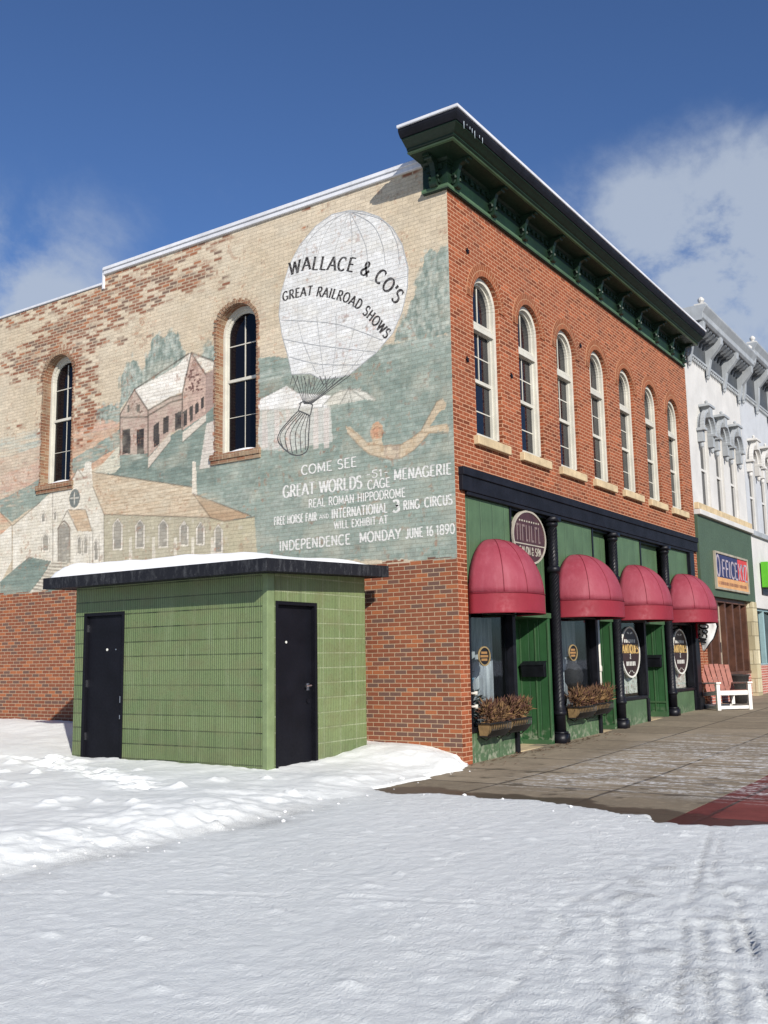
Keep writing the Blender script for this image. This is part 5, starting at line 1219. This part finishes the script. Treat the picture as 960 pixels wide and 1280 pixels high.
for j in range(ny_+1):
    for i in range(nx_+1):
        fx, fy = i/nx_, j/ny_; x = RX0+.05+(RX1-RX0-.20)*fx; y = RY0+.03+(RY1-RY0-.12)*fy
        dd = min(fx*(RX1-RX0), (1-fx)*(RX1-RX0)*1.0, fy*(RY1-RY0)*2.2, (1-fy)*(RY1-RY0)); t_ = min(1, dd/.55); h_ = .16*(1-(1-t_)**2.4)
        wob = .022*math.sin(x*2.3+1)+.016*math.sin(x*5.1+y*3)+.014*math.sin(y*4)+.008*math.sin(x*11+y*2)
        vs.append((x, y, rz(y)+.15+h_*1.4*(1+wob*1.4)*(1-.4*fx*fx)+wob*.25*t_))
m = MB(); m.add(vs, [(j*(nx_+1)+i, j*(nx_+1)+i+1, (j+1)*(nx_+1)+i+1, (j+1)*(nx_+1)+i) for j in range(ny_) for i in range(nx_)])
per = [i for i in range(nx_+1)]+[j*(nx_+1)+nx_ for j in range(1, ny_+1)]+[ny_*(nx_+1)+i for i in range(nx_-1, -1, -1)]+[j*(nx_+1) for j in range(ny_-1, 0, -1)]
base = len(m.v); m.v += [(m.v[k][0], m.v[k][1], rz(m.v[k][1])+.148) for k in per]; L_ = len(per)
m.f += [(per[k], per[(k+1) % L_], base+(k+1) % L_, base+k) for k in range(L_)]
tag(m.build('roof_snow', SNOWTOP, None, True, loc=(RX0, RY0, 2.9)), 'smooth cap of white snow lying on the green shed roof', 'snow', kind='stuff')
for c, hw in WIN:      # small drift on each side window sill
    m = MB(); n = 14; v = []
    for i in range(n+1):
        f_ = i/n; x = c-hw+.35+(2*hw-.36)*f_; h_ = .055*math.sin(math.pi*min(1, f_*1.05))**.6*(.7+.3*f_)+.004
        v += [(x, -.03, WZ0-.004), (x, .0, WZ0+h_*.8), (x, .13, WZ0+h_)]
    m.add(v, [(3*i+k, 3*i+3+k, 3*i+4+k, 3*i+1+k) for i in range(n) for k in range(2)])
    tag(m.build('sill_snow', SNOWTOP, None, True, loc=(c, 0, WZ0)), 'thin snow drift on the brick sill of the side window '+('between balloon and painted house' if c > -6 else 'near the picture left edge'), 'snow', kind='stuff')

# ------------------------------------------------------------------ neighbouring buildings
def neighbour(name, y0, y1, H_, label, cfg):
    e = empty(name, (0, y0, 0), label, 'building')
    wins = cfg['wins']; hw, z0, zs = cfg['hw'], cfg['z0'], cfg['zs']
    m = MB(); wall_arches(m, wins, y0, y1, cfg['zb'], H_, z0, zs, hw, lambda u, z: (0, u, z))
    for c in wins:
        o = arch(c, hw, z0, zs)
        for p, q in zip(o[:-1], o[1:]): m.add([(0, *p), (0, *q), (-.26, *q), (-.26, *p)], [(0, 1, 2, 3)])
    m.add([(0, y0, cfg['zb']), (0, y0, H_), (-.4, y0, H_), (-.4, y0, cfg['zb'])], [(0, 1, 2, 3)]); m.add([(0, y1, cfg['zb']), (0, y1, H_), (-.4, y1, H_), (-.4, y1, cfg['zb'])], [(0, 1, 2, 3)])
    child(m.build('front_wall', cfg['wall']), e)
    m = MB(); m.box(-22, -.41, y0+.02, y1-.02, -.2, H_-.1); m.box(-.405, -.402, y0+.02, y1-.02, 3.1, H_-.1); child(m.build('side_wall', cfg['wall']), e)
    m = MB(); m.box(-22, .0-.03, y0+.03, y1-.03, H_-.09, H_-.05); child(m.build('roof', ROOFMAT), e)
    for c in wins:
        w = MB(); w.ring(arch(c, hw-.07, z0+.05, zs), arch(c, hw-.003, z0, zs), 'x', -.16, -.06); w.box(-.15, -.09, c-hw+.07, c+hw-.07, (z0+zs)/2-.03, (z0+zs)/2+.04); w.box(-.16, -.04, c-hw+.05, c+hw-.05, z0, z0+.06)
        f = child(w.build('tall_window', WHITE2, bevel=.005), e)
        q = MB(); p = arch(c, hw-.06, z0+.05, zs); q.add([(-.13, a, b) for a, b in p], [tuple(range(len(p)))]); q.build('pane', PALEGLASS, f)
        # moulded hood with ears, drops and a crest
        hd = MB(); zc = zs+hw*.15
        hd.ring(arch(c, hw+.02, zc-.35, zs), arch(c, hw+.16, zc-.35, zs), 'x', .002, .12); hd.ring(arch(c, hw+.13, zs-.0, zs), arch(c, hw+.22, zs-.0, zs), 'x', .1, .22)
        for s_ in (-1, 1):
            hd.box(.0, .16, c+s_*(hw+.09)-.09, c+s_*(hw+.09)+.09, zc-.42, zc-.12); hd.lathe([(.0, zc-.6), (.05, zc-.55), (.06, zc-.49), (.03, zc-.44), (.06, zc-.42)], .09, c+s_*(hw+.09), 8)
            hd.box(.0, .24, c+s_*(hw+.12)-.12, c+s_*(hw+.12)+.12, zc-.12, zc-.04)
        hd.prism([(c-.1, zs+hw-.02), (c+.1, zs+hw-.02), (c+.14, zs+hw+.34), (c-.14, zs+hw+.34)], 'x', .0, .27); hd.box(.0, .3, c-.3, c+.3, zs+hw+.27, zs+hw+.34)
        hd.lathe([(.05, zs+hw+.34), (.035, zs+hw+.4), (.05, zs+hw+.46), (.0, zs+hw+.5)], .14, c, 8)
        hd.build('window_hood', cfg['hood'], f, bevel=.008)
    return e
PALEGLASS = darkglass('pale_window_shade', lin(40, 42, 46)); PALEGLASS.node_tree.nodes['Principled BSDF'].inputs['Roughness'].default_value = .25
N1 = neighbour('white_building', 12.64, 18.28, 10.5, 'white painted two storey building with ornate grey cornice and a green signboard', dict(wins=[13.95, 15.45, 16.95], hw=.40, z0=5.56, zs=7.65, zb=5.36, wall=WHITE2, hood=GREYTRIM))
N2 = neighbour('grey_building', 18.32, 27.5, 10.9, 'pale grey two storey building at the right edge with a green square sign', dict(wins=[19.2, 20.75, 22.3, 23.85, 25.4], hw=.42, z0=5.4, zs=7.6, zb=2.95, wall=GREYSIDING, hood=WHITE2))
def italian_cornice(e, y0, y1, zf, zt, ex, trim, nb, dark):
    def pr(m, pts, a=y0, b=y1): return m.prism(pts, 'y', a, b)
    m = MB(); pr(m, [(0.002, zf), (.1, zf), (.1, zf+.06), (.06, zf+.1), (.002, zf+.1)]); y = y0+.1
    while y < y1-.05: m.lathe([(.0, zf-.1), (.035, zf-.07), (.04, zf-.02), (.04, zf)], .05, y, 6); y += .16
    fr = child(m.build('frieze_moulding', trim), e)
    m = MB(); pr(m, [(-.1, zt-.42), (ex-.16, zt-.42), (ex-.10, zt-.36), (ex-.1, zt-.22), (ex, zt-.06), (ex, zt), (-.1, zt)]); c = child(m.build('cornice', trim, bevel=.01), e)
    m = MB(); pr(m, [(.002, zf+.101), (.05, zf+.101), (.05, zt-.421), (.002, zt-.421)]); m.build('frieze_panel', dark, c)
    m = MB(); y = y0+.15
    while y < y1-.1: m.prism([(.052, zt-.425), (ex-.2, zt-.425), (ex-.2, zt-.5), (ex-.3, zt-.6), (.12, zt-.66), (.052, zt-.8)], 'y', y, y+.13); y += .30
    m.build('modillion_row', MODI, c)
    for i in range(nb):
        y = y0+.2+(y1-y0-.4)*i/(nb-1); b = MB(); b.prism([(.052, zt-.43), (ex-.12, zt-.43), (ex-.14, zt-.62), (ex-.26, zt-.78), (.2, zt-1.0), (.16, zf+.05), (.1, zf-.22), (.052, zf-.25)], 'y', y-.1, y+.1)
        b.lathe([(.0, zf-.36), (.05, zf-.3), (.06, zf-.24)], .07, y, 8); b.build('bracket', trim, c, bevel=.01)
        if i in (0, nb-1): q = MB(); q.box(ex-.34, ex-.04, y-.13, y+.13, zt, zt+.06); q.lathe([(.08, zt+.06), (.05, zt+.1), (.09, zt+.16), (.09, zt+.2), (.04, zt+.26), (.0, zt+.28)], ex-.18, y, 10); q.build('finial', WHITE2, c)
    return c
MODI = paint('shaded_modillion_paint', lin(104, 108, 112), .6, .2)  # darkened greys put cornice shade into the modillions and frieze panel
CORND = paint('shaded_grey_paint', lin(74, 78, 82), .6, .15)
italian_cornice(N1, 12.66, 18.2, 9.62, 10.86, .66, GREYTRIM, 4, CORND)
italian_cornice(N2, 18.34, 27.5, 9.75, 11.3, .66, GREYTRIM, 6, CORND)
# white building: sill band, signboard and shopfront
m = MB(); m.box(-.2, .12, 12.66, 18.26, 5.36, 5.54); child(m.build('sill_band', STONE, bevel=.015), N1)
m = MB(); m.box(-.1, .16, 12.66, 18.26, 5.22, 5.355); child(m.build('white_moulding', WHITE2, bevel=.012), N1)
m = MB(); m.box(-.3, .06, 12.66, 18.26, 3.12, 5.215); child(m.build('green_fascia', GREEN_S), N1)
gb = g(15)
m = MB(); m.box(-.3, .02, 12.64, 12.95, gb-.2, 3.118); child(m.build('brick_pier', BRICK), N1)
m = MB(); m.box(-.3, .08, 17.75, 18.26, gb-.2, 3.118); child(m.build('stone_pier', CREAMSTONE), N1)
m = MB(); m.box(-.35, -.1, 12.95, 17.75, gb-.2, gb+.72); child(m.build('brick_bulkhead', PINKBRICK), N1)
m = MB()
for y in (12.96, 13.7, 14.5, 15.3, 16.1, 16.9, 17.6): m.box(-.36, -.1, y, y+.14, gb+.721, 3.0)
m.box(-.36, -.08, 12.96, 17.74, 3.0, 3.117); m.box(-.36, -.08, 12.96, 17.74, gb+.721, gb+.8)
sw = child(m.build('shop_window', BROWNWOOD, bevel=.006), N1)
m = MB(); m.box(-.3, -.28, 12.96, 17.74, gb+.8, 3.0); m.build('pane', DGLASS, sw)
m = MB(); m.box(-.27, -.24, 14.66, 15.28, gb+.8, 2.95); m.build('tan_door', paint('tan_door_paint', lin(176, 160, 140), .6, .15), sw)
m = MB(); m.box(-.24, -.2, 14.8, 15.1, 1.62, 1.9); m.build('notice', SIGNBLACK, sw)
XO = .062
e = empty('office_sign', (XO, 15.6, 3.35), 'framed office shop sign with pale letters on navy and red above orange strip', 'sign')
OY0, OY1, OZ0, OZ1 = 13.95, 17.3, 3.38, 4.3
NAVYS = paint('sign_navy_paint', lin(50, 52, 92), .5, .12); REDS = paint('sign_red_paint', lin(206, 64, 60), .5, .1); ORNG = paint('sign_orange_paint', lin(214, 160, 104), .5, .12)
m = MB(); m.box(XO, XO+.04, OY0, 16.25, 3.66, OZ1); bd = child(m.build('navy_panel', NAVYS), e)
m = MB(); m.box(XO, XO+.04, 16.252, OY1, 3.66, OZ1); child(m.build('red_panel', REDS), e)
m = MB(); m.box(XO, XO+.04, OY0, OY1, OZ0, 3.658); ob = child(m.build('orange_strip', ORNG), e)
m = MB(); m.ring([(OY0, OZ0), (OY1, OZ0), (OY1, OZ1), (OY0, OZ1)], [(OY0-.06, OZ0-.06), (OY1+.06, OZ0-.06), (OY1+.06, OZ1+.06), (OY0-.06, OZ1+.06)], 'x', XO, XO+.07, True); child(m.build('frame', paint('sign_frame_grey', lin(170, 160, 140), .5), bevel=.006), e)
m = MB(); text(m, 'O', xput(XO+.041, OY0+.08, 3.69), .56, .17, .1, 0, .8); text(m, 'FFICE', xput(XO+.041, OY0+.62, 3.69), .46, .2, .12, .2, .75, fit=1.62); text(m, 'XYZ', xput(XO+.041, 16.3, 3.69), .46, .2, .12, .2, .75, fit=.95)
m.build('lettering', paint('sign_pale_lettering', lin(176, 164, 172), .5), bd)
m = MB(); x = OY0+.2
for k in range(22):
    w = .07+.05*((k*7) % 3); m.add([(XO+.042, x, 3.46), (XO+.042, x+w, 3.46), (XO+.042, x+w, 3.55), (XO+.042, x, 3.55)], [(0, 1, 2, 3)]); x += w+(.035 if k % 6 else .1)
    if x > OY1-.2: break
m.build('small_lettering', paint('sign_brown_lettering', lin(150, 100, 70), .5), ob)
# grey building: lower front
gb2 = g(20)
m = MB(); m.box(-.3, .05, 18.3, 27.5, 2.96, 5.2); child(m.build('white_fascia', WHITE2), N2)
m = MB(); m.box(-.1, .14, 18.3, 27.5, 5.2, 5.36); y = 18.5; child(m.build('sill_band', GREYTRIM, bevel=.01), N2)
m = MB(); m.box(-.3, -.02, 18.3, 27.5, gb2-.2, gb2+.85); child(m.build('brick_bulkhead', PINKBRICK), N2)
m = MB()
for y in (18.35, 19.5, 20.8, 22.1, 23.4): m.box(-.25, -.04, y, y+.12, gb2+.90, 2.88)
m.box(-.25, -.035, 18.35, 27.4, 2.88, 2.955); m.box(-.25, -.035, 18.35, 27.4, gb2+.852, gb2+.90)
sw = child(m.build('shop_window', paint('pale_teal_frame', lin(150, 178, 180), .5, .1), bevel=.006), N2)
m = MB(); m.box(-.2, -.18, 18.36, 27.5, gb2+.851, 2.95); m.build('pane', DGLASS, sw)
GRN = paint('bright_green_sign', lin(92, 178, 40), .45, .05)
e = empty('green_square_sign', (.1, 19.3, 3.55), 'bright green square projecting sign on the white fascia at the right edge', 'sign')
m = MB(); m.box(.09, .3, 19.1, 20.0, 3.62, 4.42); child(m.build('panel', GRN, bevel=.01), e)
m = MB(); m.box(.05, .09, 19.15, 19.95, 3.4, 4.35); child(m.build('backing', SIGNBLACK), e)

# ------------------------------------------------------------------ ground
def vn2(x, y, s, seed, o=4): return vnoise(x, y, s, seed=seed, octs=o)
CONC = NT('sidewalk_concrete')
def _conc(gm, tone, joint=True):
    Pn = gm.obj()
    q = gm.n('ShaderNodeTexBrick'); gm.l(gm.map(Pn, loc=(.1, .15, 0)), q.inputs['Vector']); q.offset = 0
    for k, x in (('Scale', 1), ('Brick Width', 1.52), ('Row Height', 1.46), ('Mortar Size', .022), ('Mortar Smooth', .3)): q.inputs[k].default_value = x
    a, b = tone; q.inputs['Color1'].default_value = (*a, 1); q.inputs['Color2'].default_value = (*b, 1); q.inputs['Mortar'].default_value = (.05, .043, .036, 1)
    n1 = gm.noise(Pn, 1.3, 6, .6); n2 = gm.noise(Pn, 9, 5, .6); n3 = gm.noise(Pn, 70, 3)
    c = gm.mix(gm.rng(n1, .42, .66, 0, .65), q.outputs['Color'], tuple(x*.55 for x in a)); c = gm.mix(gm.rng(n2, .52, .7, 0, .35), c, tuple(min(1, x*1.35) for x in a)); c = gm.mix(gm.rng(n3, .5, .75, 0, .35), c, tuple(x*.5 for x in a))
    # salt bloom in streaks across the walk
    st = gm.noise(gm.map(Pn, (1.0, 5.5, 1), rot=(0, 0, .95)), 1.1, 6, .65); s2 = gm.noise(Pn, 14, 5, .7)
    sxyz = gm.n('ShaderNodeSeparateXYZ'); gm.l(Pn, sxyz.inputs[0])
    salt = gm.math('MULTIPLY', gm.math('MULTIPLY', gm.rng(st, .46, .58), gm.rng(s2, .42, .58)), gm.math('MULTIPLY', gm.rng(sxyz.outputs[0], 1.1, 1.9), gm.math('MULTIPLY', gm.rng(sxyz.outputs[1], -2.2, -1.0), gm.rng(sxyz.outputs[1], 7, 3.0))))
    c = gm.mix(gm.math('MULTIPLY', salt, .85), c, (.72, .72, .70))
    # meltwater: dark and shiny along the snow edge
    edge = gm.math('ADD', gm.math('ADD', sxyz.outputs[1], gm.math('MULTIPLY', gm.math('MAXIMUM', gm.math('SUBTRACT', sxyz.outputs[0], 2.4), 0.), .27)), gm.math('MULTIPLY', gm.math('SUBTRACT', gm.noise(Pn, 1.6, 5), .5), 1.5))
    wet = gm.rng(edge, -2.28, -2.45, 0, 1, True)
    jn = gm.noise(Pn, 2.3, 4); q3 = gm.n('ShaderNodeTexBrick'); gm.l(gm.map(Pn, loc=(.1, .15, 0)), q3.inputs['Vector']); q3.offset = 0
    for k, x in (('Scale', 1), ('Brick Width', 1.52), ('Row Height', 1.46), ('Mortar Size', .07), ('Mortar Smooth', 1.0)): q3.inputs[k].default_value = x
    jw = gm.math('MULTIPLY', gm.math('MAXIMUM', gm.rng(jn, .58, .66), gm.math('MULTIPLY', q3.outputs['Fac'], gm.rng(jn, .44, .56))), gm.rng(sxyz.outputs[1], 2.2, -.4)); wet = gm.math('MAXIMUM', wet, gm.math('MULTIPLY', jw, .8))
    c = gm.mix(gm.math('MULTIPLY', wet, .85), c, tuple(x*.2 for x in a))
    h_ = gm.math('ADD', gm.math('MULTIPLY', n3, .3), gm.math('SUBTRACT', 1, q.outputs['Fac']))
    return gm.fin(c, gm.rng(wet, 0, 1, .88, .42), .16, gm.bump(h_, .5, .006))
CONC = _conc(CONC, (lin(163, 149, 127), lin(140, 127, 107)))
REDC = _conc(NT('red_brick_paving'), (lin(132, 70, 64), lin(116, 60, 56)))
def strip(name, x0, x1, ys, dz, mat, thick=.15):
    m = MB(); v = []
    for y in ys: v += [(x0, y, g(y)+dz), (x1, y, g(y)+dz), (x1, y, g(y)+dz-thick), (x0, y, g(y)+dz-thick)]
    n = len(ys); f = []
    for i in range(n-1):
        a = 4*i; f += [(a, a+1, a+5, a+4), (a+1, a+2, a+6, a+5), (a+3, a, a+4, a+7)]
    f += [(0, 3, 2, 1), (4*n-4, 4*n-3, 4*n-2, 4*n-1)]
    m.add(v, f); return tag(m.build(name, mat), kind='structure')
ys = [-3.9, -3, -2, -1, 0]+[float(t) for t in range(1, 61)]
strip('sidewalk', -.34, 4.2, ys, 0., CONC); strip('paved_strip', 4.205, 6.6, ys, 0., REDC)
DIRTSNOW = NT('dark_outer_snow'); DIRTSNOW = DIRTSNOW.fin(DIRTSNOW.mix(DIRTSNOW.rng(DIRTSNOW.noise(DIRTSNOW.obj(), .25, 6, .6), .35, .6), (.16, .155, .15), (.62, .63, .65)), .8)  # unseen outer ground, kept dark so less light bounces onto the walls
m = MB(); m.add([(-300, -300, -.14), (300, -300, -.14), (300, 400, -.14), (-300, 400, -.14)], [(0, 1, 2, 3)]); tag(m.build('ground', DIRTSNOW), kind='structure')
# street beyond the walk
ASPH = NT('asphalt'); ASPH = ASPH.fin(ASPH.mix(ASPH.noise(ASPH.obj(), 1.2, 6), (.045, .045, .048), (.12, .12, .125)), .9, .3, ASPH.bump(ASPH.noise(ASPH.obj(), 120, 3), .4, .005))
m = MB(); v = []
for y in ys: v += [(6.62, y, g(y)-.12), (18, y, g(y)-.12)]
m.add(v, [(2*i, 2*i+1, 2*i+3, 2*i+2) for i in range(len(ys)-1)]); tag(m.build('road', ASPH), kind='structure')
# snow cover: one surface, finest near the camera
xs_ = np.concatenate([np.arange(-15, -7.5, .09), np.arange(-7.5, 7.6, .034), np.arange(7.65, 14, .12)])
ys_ = np.concatenate([np.arange(-16, -11.5, .12), np.arange(-11.5, -7, .026), np.arange(-7, 1.0, .036)])
XX, YY = np.meshgrid(xs_, ys_)
def sst(a, b, t): u = np.clip((t-a)/(b-a), 0, 1); return u*u*(3-2*u)
nL = vn2(XX, YY, 2.2, 41)-.5; nM = vn2(XX, YY, .7, 42)-.5; nS = vn2(XX, YY, .2, 43)-.5; nT = vn2(XX, YY, .07, 44, 3)-.5
# front edge of the cleared walk
yb = np.interp(XX, [-2, .3, .82, 1.6, 2.46, 3.4, 4.39, 5.1, 7, 14], [-3.0, -3.0, -3.08, -2.88, -2.92, -3.3, -3.64, -3.34, -3.2, -3.2])+nM*.5+nS*.22
xbk = np.interp(YY, [-16, -9, -6, -3.4, -2.6, -1.2, -.5, -.15, .2], [1.0, .75, .82, .62, .36, .28, .22, .14, .1])+nM*.35+nS*.15
walk = sst(-.06, .10, np.where(YY < -3.75, -.3, YY-yb))*sst(-.08, .06, XX-xbk)            # 1 where the walk is clear
bankd = xbk-XX
bank = sst(0, .9, bankd)*.10+sst(.3, 3.0, bankd)*.05+sst(-3.4, -.3, YY)*sst(-1.2, -.1, bankd-1.2)*.04
wall_heap = sst(.0, .22, bankd)*sst(-1.6, -.4, YY)*.13
left = sst(-4.6, -7, XX)*sst(-7, -1, YY)*.16
h_ = .022+bank+wall_heap+left+nL*.05*sst(0, 1.5, bankd)+nM*.05*sst(0, .8, bankd)+nM*.012+nS*.006
rid = sst(.0, .5, bankd)*sst(1.9, .9, bankd)*sst(-3.4, -5, YY); h_ += rid*(.035+nM*.09+nS*.03)
# drift against the front of the shed
sd = np.hypot(np.maximum(np.maximum(SXL-XX, XX-SXR), 0), np.maximum(np.maximum(SY0-YY, YY-SY1), 0)); h_ += np.exp(-(sd/.35)**2)*(.015+.05*nM)
# trampled line of footprints from the shed's left corner towards the right
rsn = np.random.default_rng(11)
for k in range(20):
    f_ = k/19; cx = -5.6+f_*4.2+rsn.normal()*.1; cy = -3.35-1.5*f_+(.13 if k % 2 else -.13); a = .5
    u = (XX-cx)*math.cos(a)+(YY-cy)*math.sin(a); v = -(XX-cx)*math.sin(a)+(YY-cy)*math.cos(a); r2 = (u/.16)**2+(v/.08)**2
    h_ += -.06*np.exp(-r2**2)+.035*np.exp(-((np.sqrt(r2)-1.5)/.35)**2)*(.4+nS*2)
for k in range(40):     # lumps kicked up
    cx = rsn.uniform(-6.5, .7); cy = rsn.uniform(-6.5, -3.2); r_ = rsn.uniform(.05, .14); h_ += rsn.uniform(.02, .06)*np.exp(-(((XX-cx)**2+(YY-cy)**2)/r_**2)**1.5)*(1+nT*1.5)
for k in range(240):
    cx = rsn.uniform(-1, 6.5); cy = rsn.uniform(-10.6, -4); r_ = rsn.uniform(.015, .05); h_ += rsn.uniform(.005, .014)*np.exp(-(((XX-cx)/1.6)**2+(YY-cy)**2)/r_**2)*(1+nT*2)
dirt = np.zeros_like(XX); ice = sst(.3, -.4, bankd)*.55
def track(pts, w, depth, dirtiness, ridge=.012, breakup=1.):
    """wheel rut pressed into the snow: broken floor, pushed-up edges"""
    global h_, dirt
    d = segdist(XX+nM*.05, YY, pts); along = vn2(XX, YY, .35, 77)
    k = np.clip((along-.36*breakup)/.2, 0, 1)*(.72+.28*np.sin(YY*95+np.sign(nM)*0+d*60)); h_ = h_-depth*np.exp(-(d/w)**4)*k+ridge*np.exp(-((d-w*1.35)/(w*.4))**2)*(.5+nS*2.5)*k
    dirt = np.maximum(dirt, np.exp(-(d/(w*.8))**4)*dirtiness*k)
track([(4.66, -3.55), (4.69, -3.67), (5.1, -5.37), (5.36, -6.52), (5.52, -7.19), (5.69, -7.73), (6.1, -9.2)], .022, .016, .95, .006, .75)
track([(4.8, -3.6), (4.85, -3.94), (5.25, -5.62), (5.72, -6.77), (5.88, -7.18), (6.04, -7.6), (6.5, -9)], .03, .012, .5, .008, .9)
track([(5.5, -6.2), (5.61, -6.61), (5.89, -7.53), (6.15, -8.42), (6.5, -9.6)], .035, .016, .6, .01, .8)
track([(5.5, -6.8), (5.61, -7.14), (5.83, -7.81), (6.07, -8.56), (6.4, -9.6)], .03, .018, .7, .008, .7)
track([(5.6, -6.3), (5.74, -6.76), (6.03, -7.61), (6.19, -8.09), (6.5, -9)], .03, .018, .8, .01, .7)
track([(5.05, -6.6), (5.05, -7.04), (5.44, -8.04), (5.7, -8.75), (6.1, -10)], .05, .010, .2, .008, .7)
track([(4.76, -5.73), (4.74, -6.34), (4.73, -6.75), (4.7, -7.3)], .03, .006, .05, .012, .8); track([(4.78, -7.31), (4.95, -7.53), (5.13, -8.58), (5.2, -9.5)], .03, .012, .35, .01, .8)
for dx in (0., .045, .09, .135): track([(3.7+dx, -3.3), (3.83+dx, -3.68), (4.22+dx, -5.69), (4.5+dx, -6.88), (4.68+dx, -7.37), (5.02+dx, -8.12), (5.39+dx, -8.88), (6.0+dx, -10.2)], .012, .004, .0, .005, .25)
track([(5.9, -3.6), (6.0, -5.5), (6.25, -7), (6.5, -8.5)], .04, .014, .5, .01, .8); track([(6.2, -6.0), (5.95, -7.2), (5.75, -8.2), (5.6, -9.6)], .025, .012, .5, .008, .8)
track([(.9, -8.9), (2.2, -8.1), (3.4, -7.55), (4.6, -7.15)], .05, .006, .12, .009)
rough = sst(4.2, 5.6, XX+.25*(YY+8))*sst(-4.2, -6.0, YY); h_ += rough*(nS*.018+nT*.018); ice += rough*.3
dirt = np.maximum(dirt, rough*np.clip((nS-.13)*6, 0, .5))
edge = sst(.45, .0, np.abs(bankd))*sst(-3.3, -4.2, YY); dirt = np.maximum(dirt, edge*np.clip(.16+nM*1.6+nS*.9, 0, .55))
nearwalk = sst(.5, .0, np.abs(YY-yb))*sst(.1, .6, XX); ice += nearwalk*.25; dirt = np.maximum(dirt, sst(.10, -.02, np.abs(YY-yb+.02))*sst(.4, .8, XX)*.55)
nU = vn2(XX, YY, .11, 46, 3)-.5; nV = vn2(XX*1.0+YY*.6, (YY-XX*.6)*2.2, .09, 47, 3)-.5; h_ += ((.25-np.abs(nV))*.020+np.abs(nU)*.012)*sst(.4, -.2, bankd)
h_ += nT*.006+nS*.008*sst(0, 1, bankd)
h_ = h_*(1-walk)+(-.09)*walk
h_ = np.where((YY > .15), -.12, h_)
co = np.stack([XX, YY, h_], -1).reshape(-1, 3).astype(np.float32); ny, nx = XX.shape; vid = np.arange(nx*ny).reshape(ny, nx)
fc = np.stack([vid[:-1, :-1], vid[:-1, 1:], vid[1:, 1:], vid[1:, :-1]], -1).reshape(-1, 4)
me = bpy.data.meshes.new('snow_ground'); me.vertices.add(len(co)); me.vertices.foreach_set('co', co.reshape(-1)); me.loops.add(fc.size); me.loops.foreach_set('vertex_index', fc.reshape(-1).astype(np.int32))
me.polygons.add(len(fc)); me.polygons.foreach_set('loop_start', np.arange(0, fc.size, 4, dtype=np.int32)); me.polygons.foreach_set('loop_total', np.full(len(fc), 4, np.int32)); me.update(calc_edges=True)
me.polygons.foreach_set('use_smooth', [True]*len(fc))
at = me.color_attributes.new('dirt', 'FLOAT_COLOR', 'POINT'); at.data.foreach_set('color', np.stack([dirt, np.clip(ice, 0, 1), dirt*0, dirt*0+1], -1).reshape(-1).astype(np.float32))
me.materials.append(SNOW); o = bpy.data.objects.new('snow_ground', me); COL.objects.link(o); tag(o, kind='structure')

# broken crust: lumps of snow along the shovelled edges
m = MB(); rg = random.Random(21)
def ground_h(x, y):
    i = int(np.clip(np.searchsorted(xs_, x), 0, len(xs_)-1)); j = int(np.clip(np.searchsorted(ys_, y), 0, len(ys_)-1)); return float(h_[j, i])
def lump(x, y, z, r):
    a = rg.random()*6.3; vs = []
    for (p, q, w) in ((1, 0, 0), (-1, 0, 0), (0, 1, 0), (0, -1, 0), (0, 0, 1), (0, 0, -1), (.65, .65, .5), (-.65, .65, .5), (.65, -.65, .5), (-.65, -.65, .5)):
        k = r*(.7+.6*rg.random()); u, v = p*k, q*k*.8; vs.append((x+u*math.cos(a)-v*math.sin(a), y+u*math.sin(a)+v*math.cos(a), z+w*k*.6))
    m.add(vs, [(0, 6, 8), (0, 2, 6), (0, 8, 3), (1, 7, 2), (1, 9, 7), (1, 3, 9), (4, 6, 7), (4, 7, 9), (4, 9, 8), (4, 8, 6), (2, 7, 6), (3, 8, 9), (0, 3, 5), (0, 5, 2), (1, 2, 5), (1, 5, 3)])
for k in range(150):
    t = rg.random(); 
    if t < .72: y = rg.uniform(-9.5, -3.2); x = float(np.interp(y, [-16, -9, -6, -3.4], [1.0, .75, .82, .62]))+rg.gauss(-.15, .3)
    elif t < .87: y = rg.uniform(-3, -.2); x = float(np.interp(y, [-2.6, -1.2, -.5], [.36, .28, .22]))+rg.gauss(.02, .12)
    else: x = rg.uniform(.8, 5.2); y = float(np.interp(x, [.3, .82, 1.6, 2.46, 3.4, 4.39, 5.1], [-3.0, -3.08, -2.88, -2.92, -3.3, -3.64, -3.34]))+rg.gauss(-.1, .14)
    r = .006+.024*rg.random()**3; zz = ground_h(x, y)
    if zz < -.03: zz = .0; r *= .6
    lump(x, y, zz+r*.2, r)
tag(m.build('snow_crumbs', SNOWTOP), 'small broken lumps of snow along the shovelled edge of the snow bank', 'snow', kind='stuff')
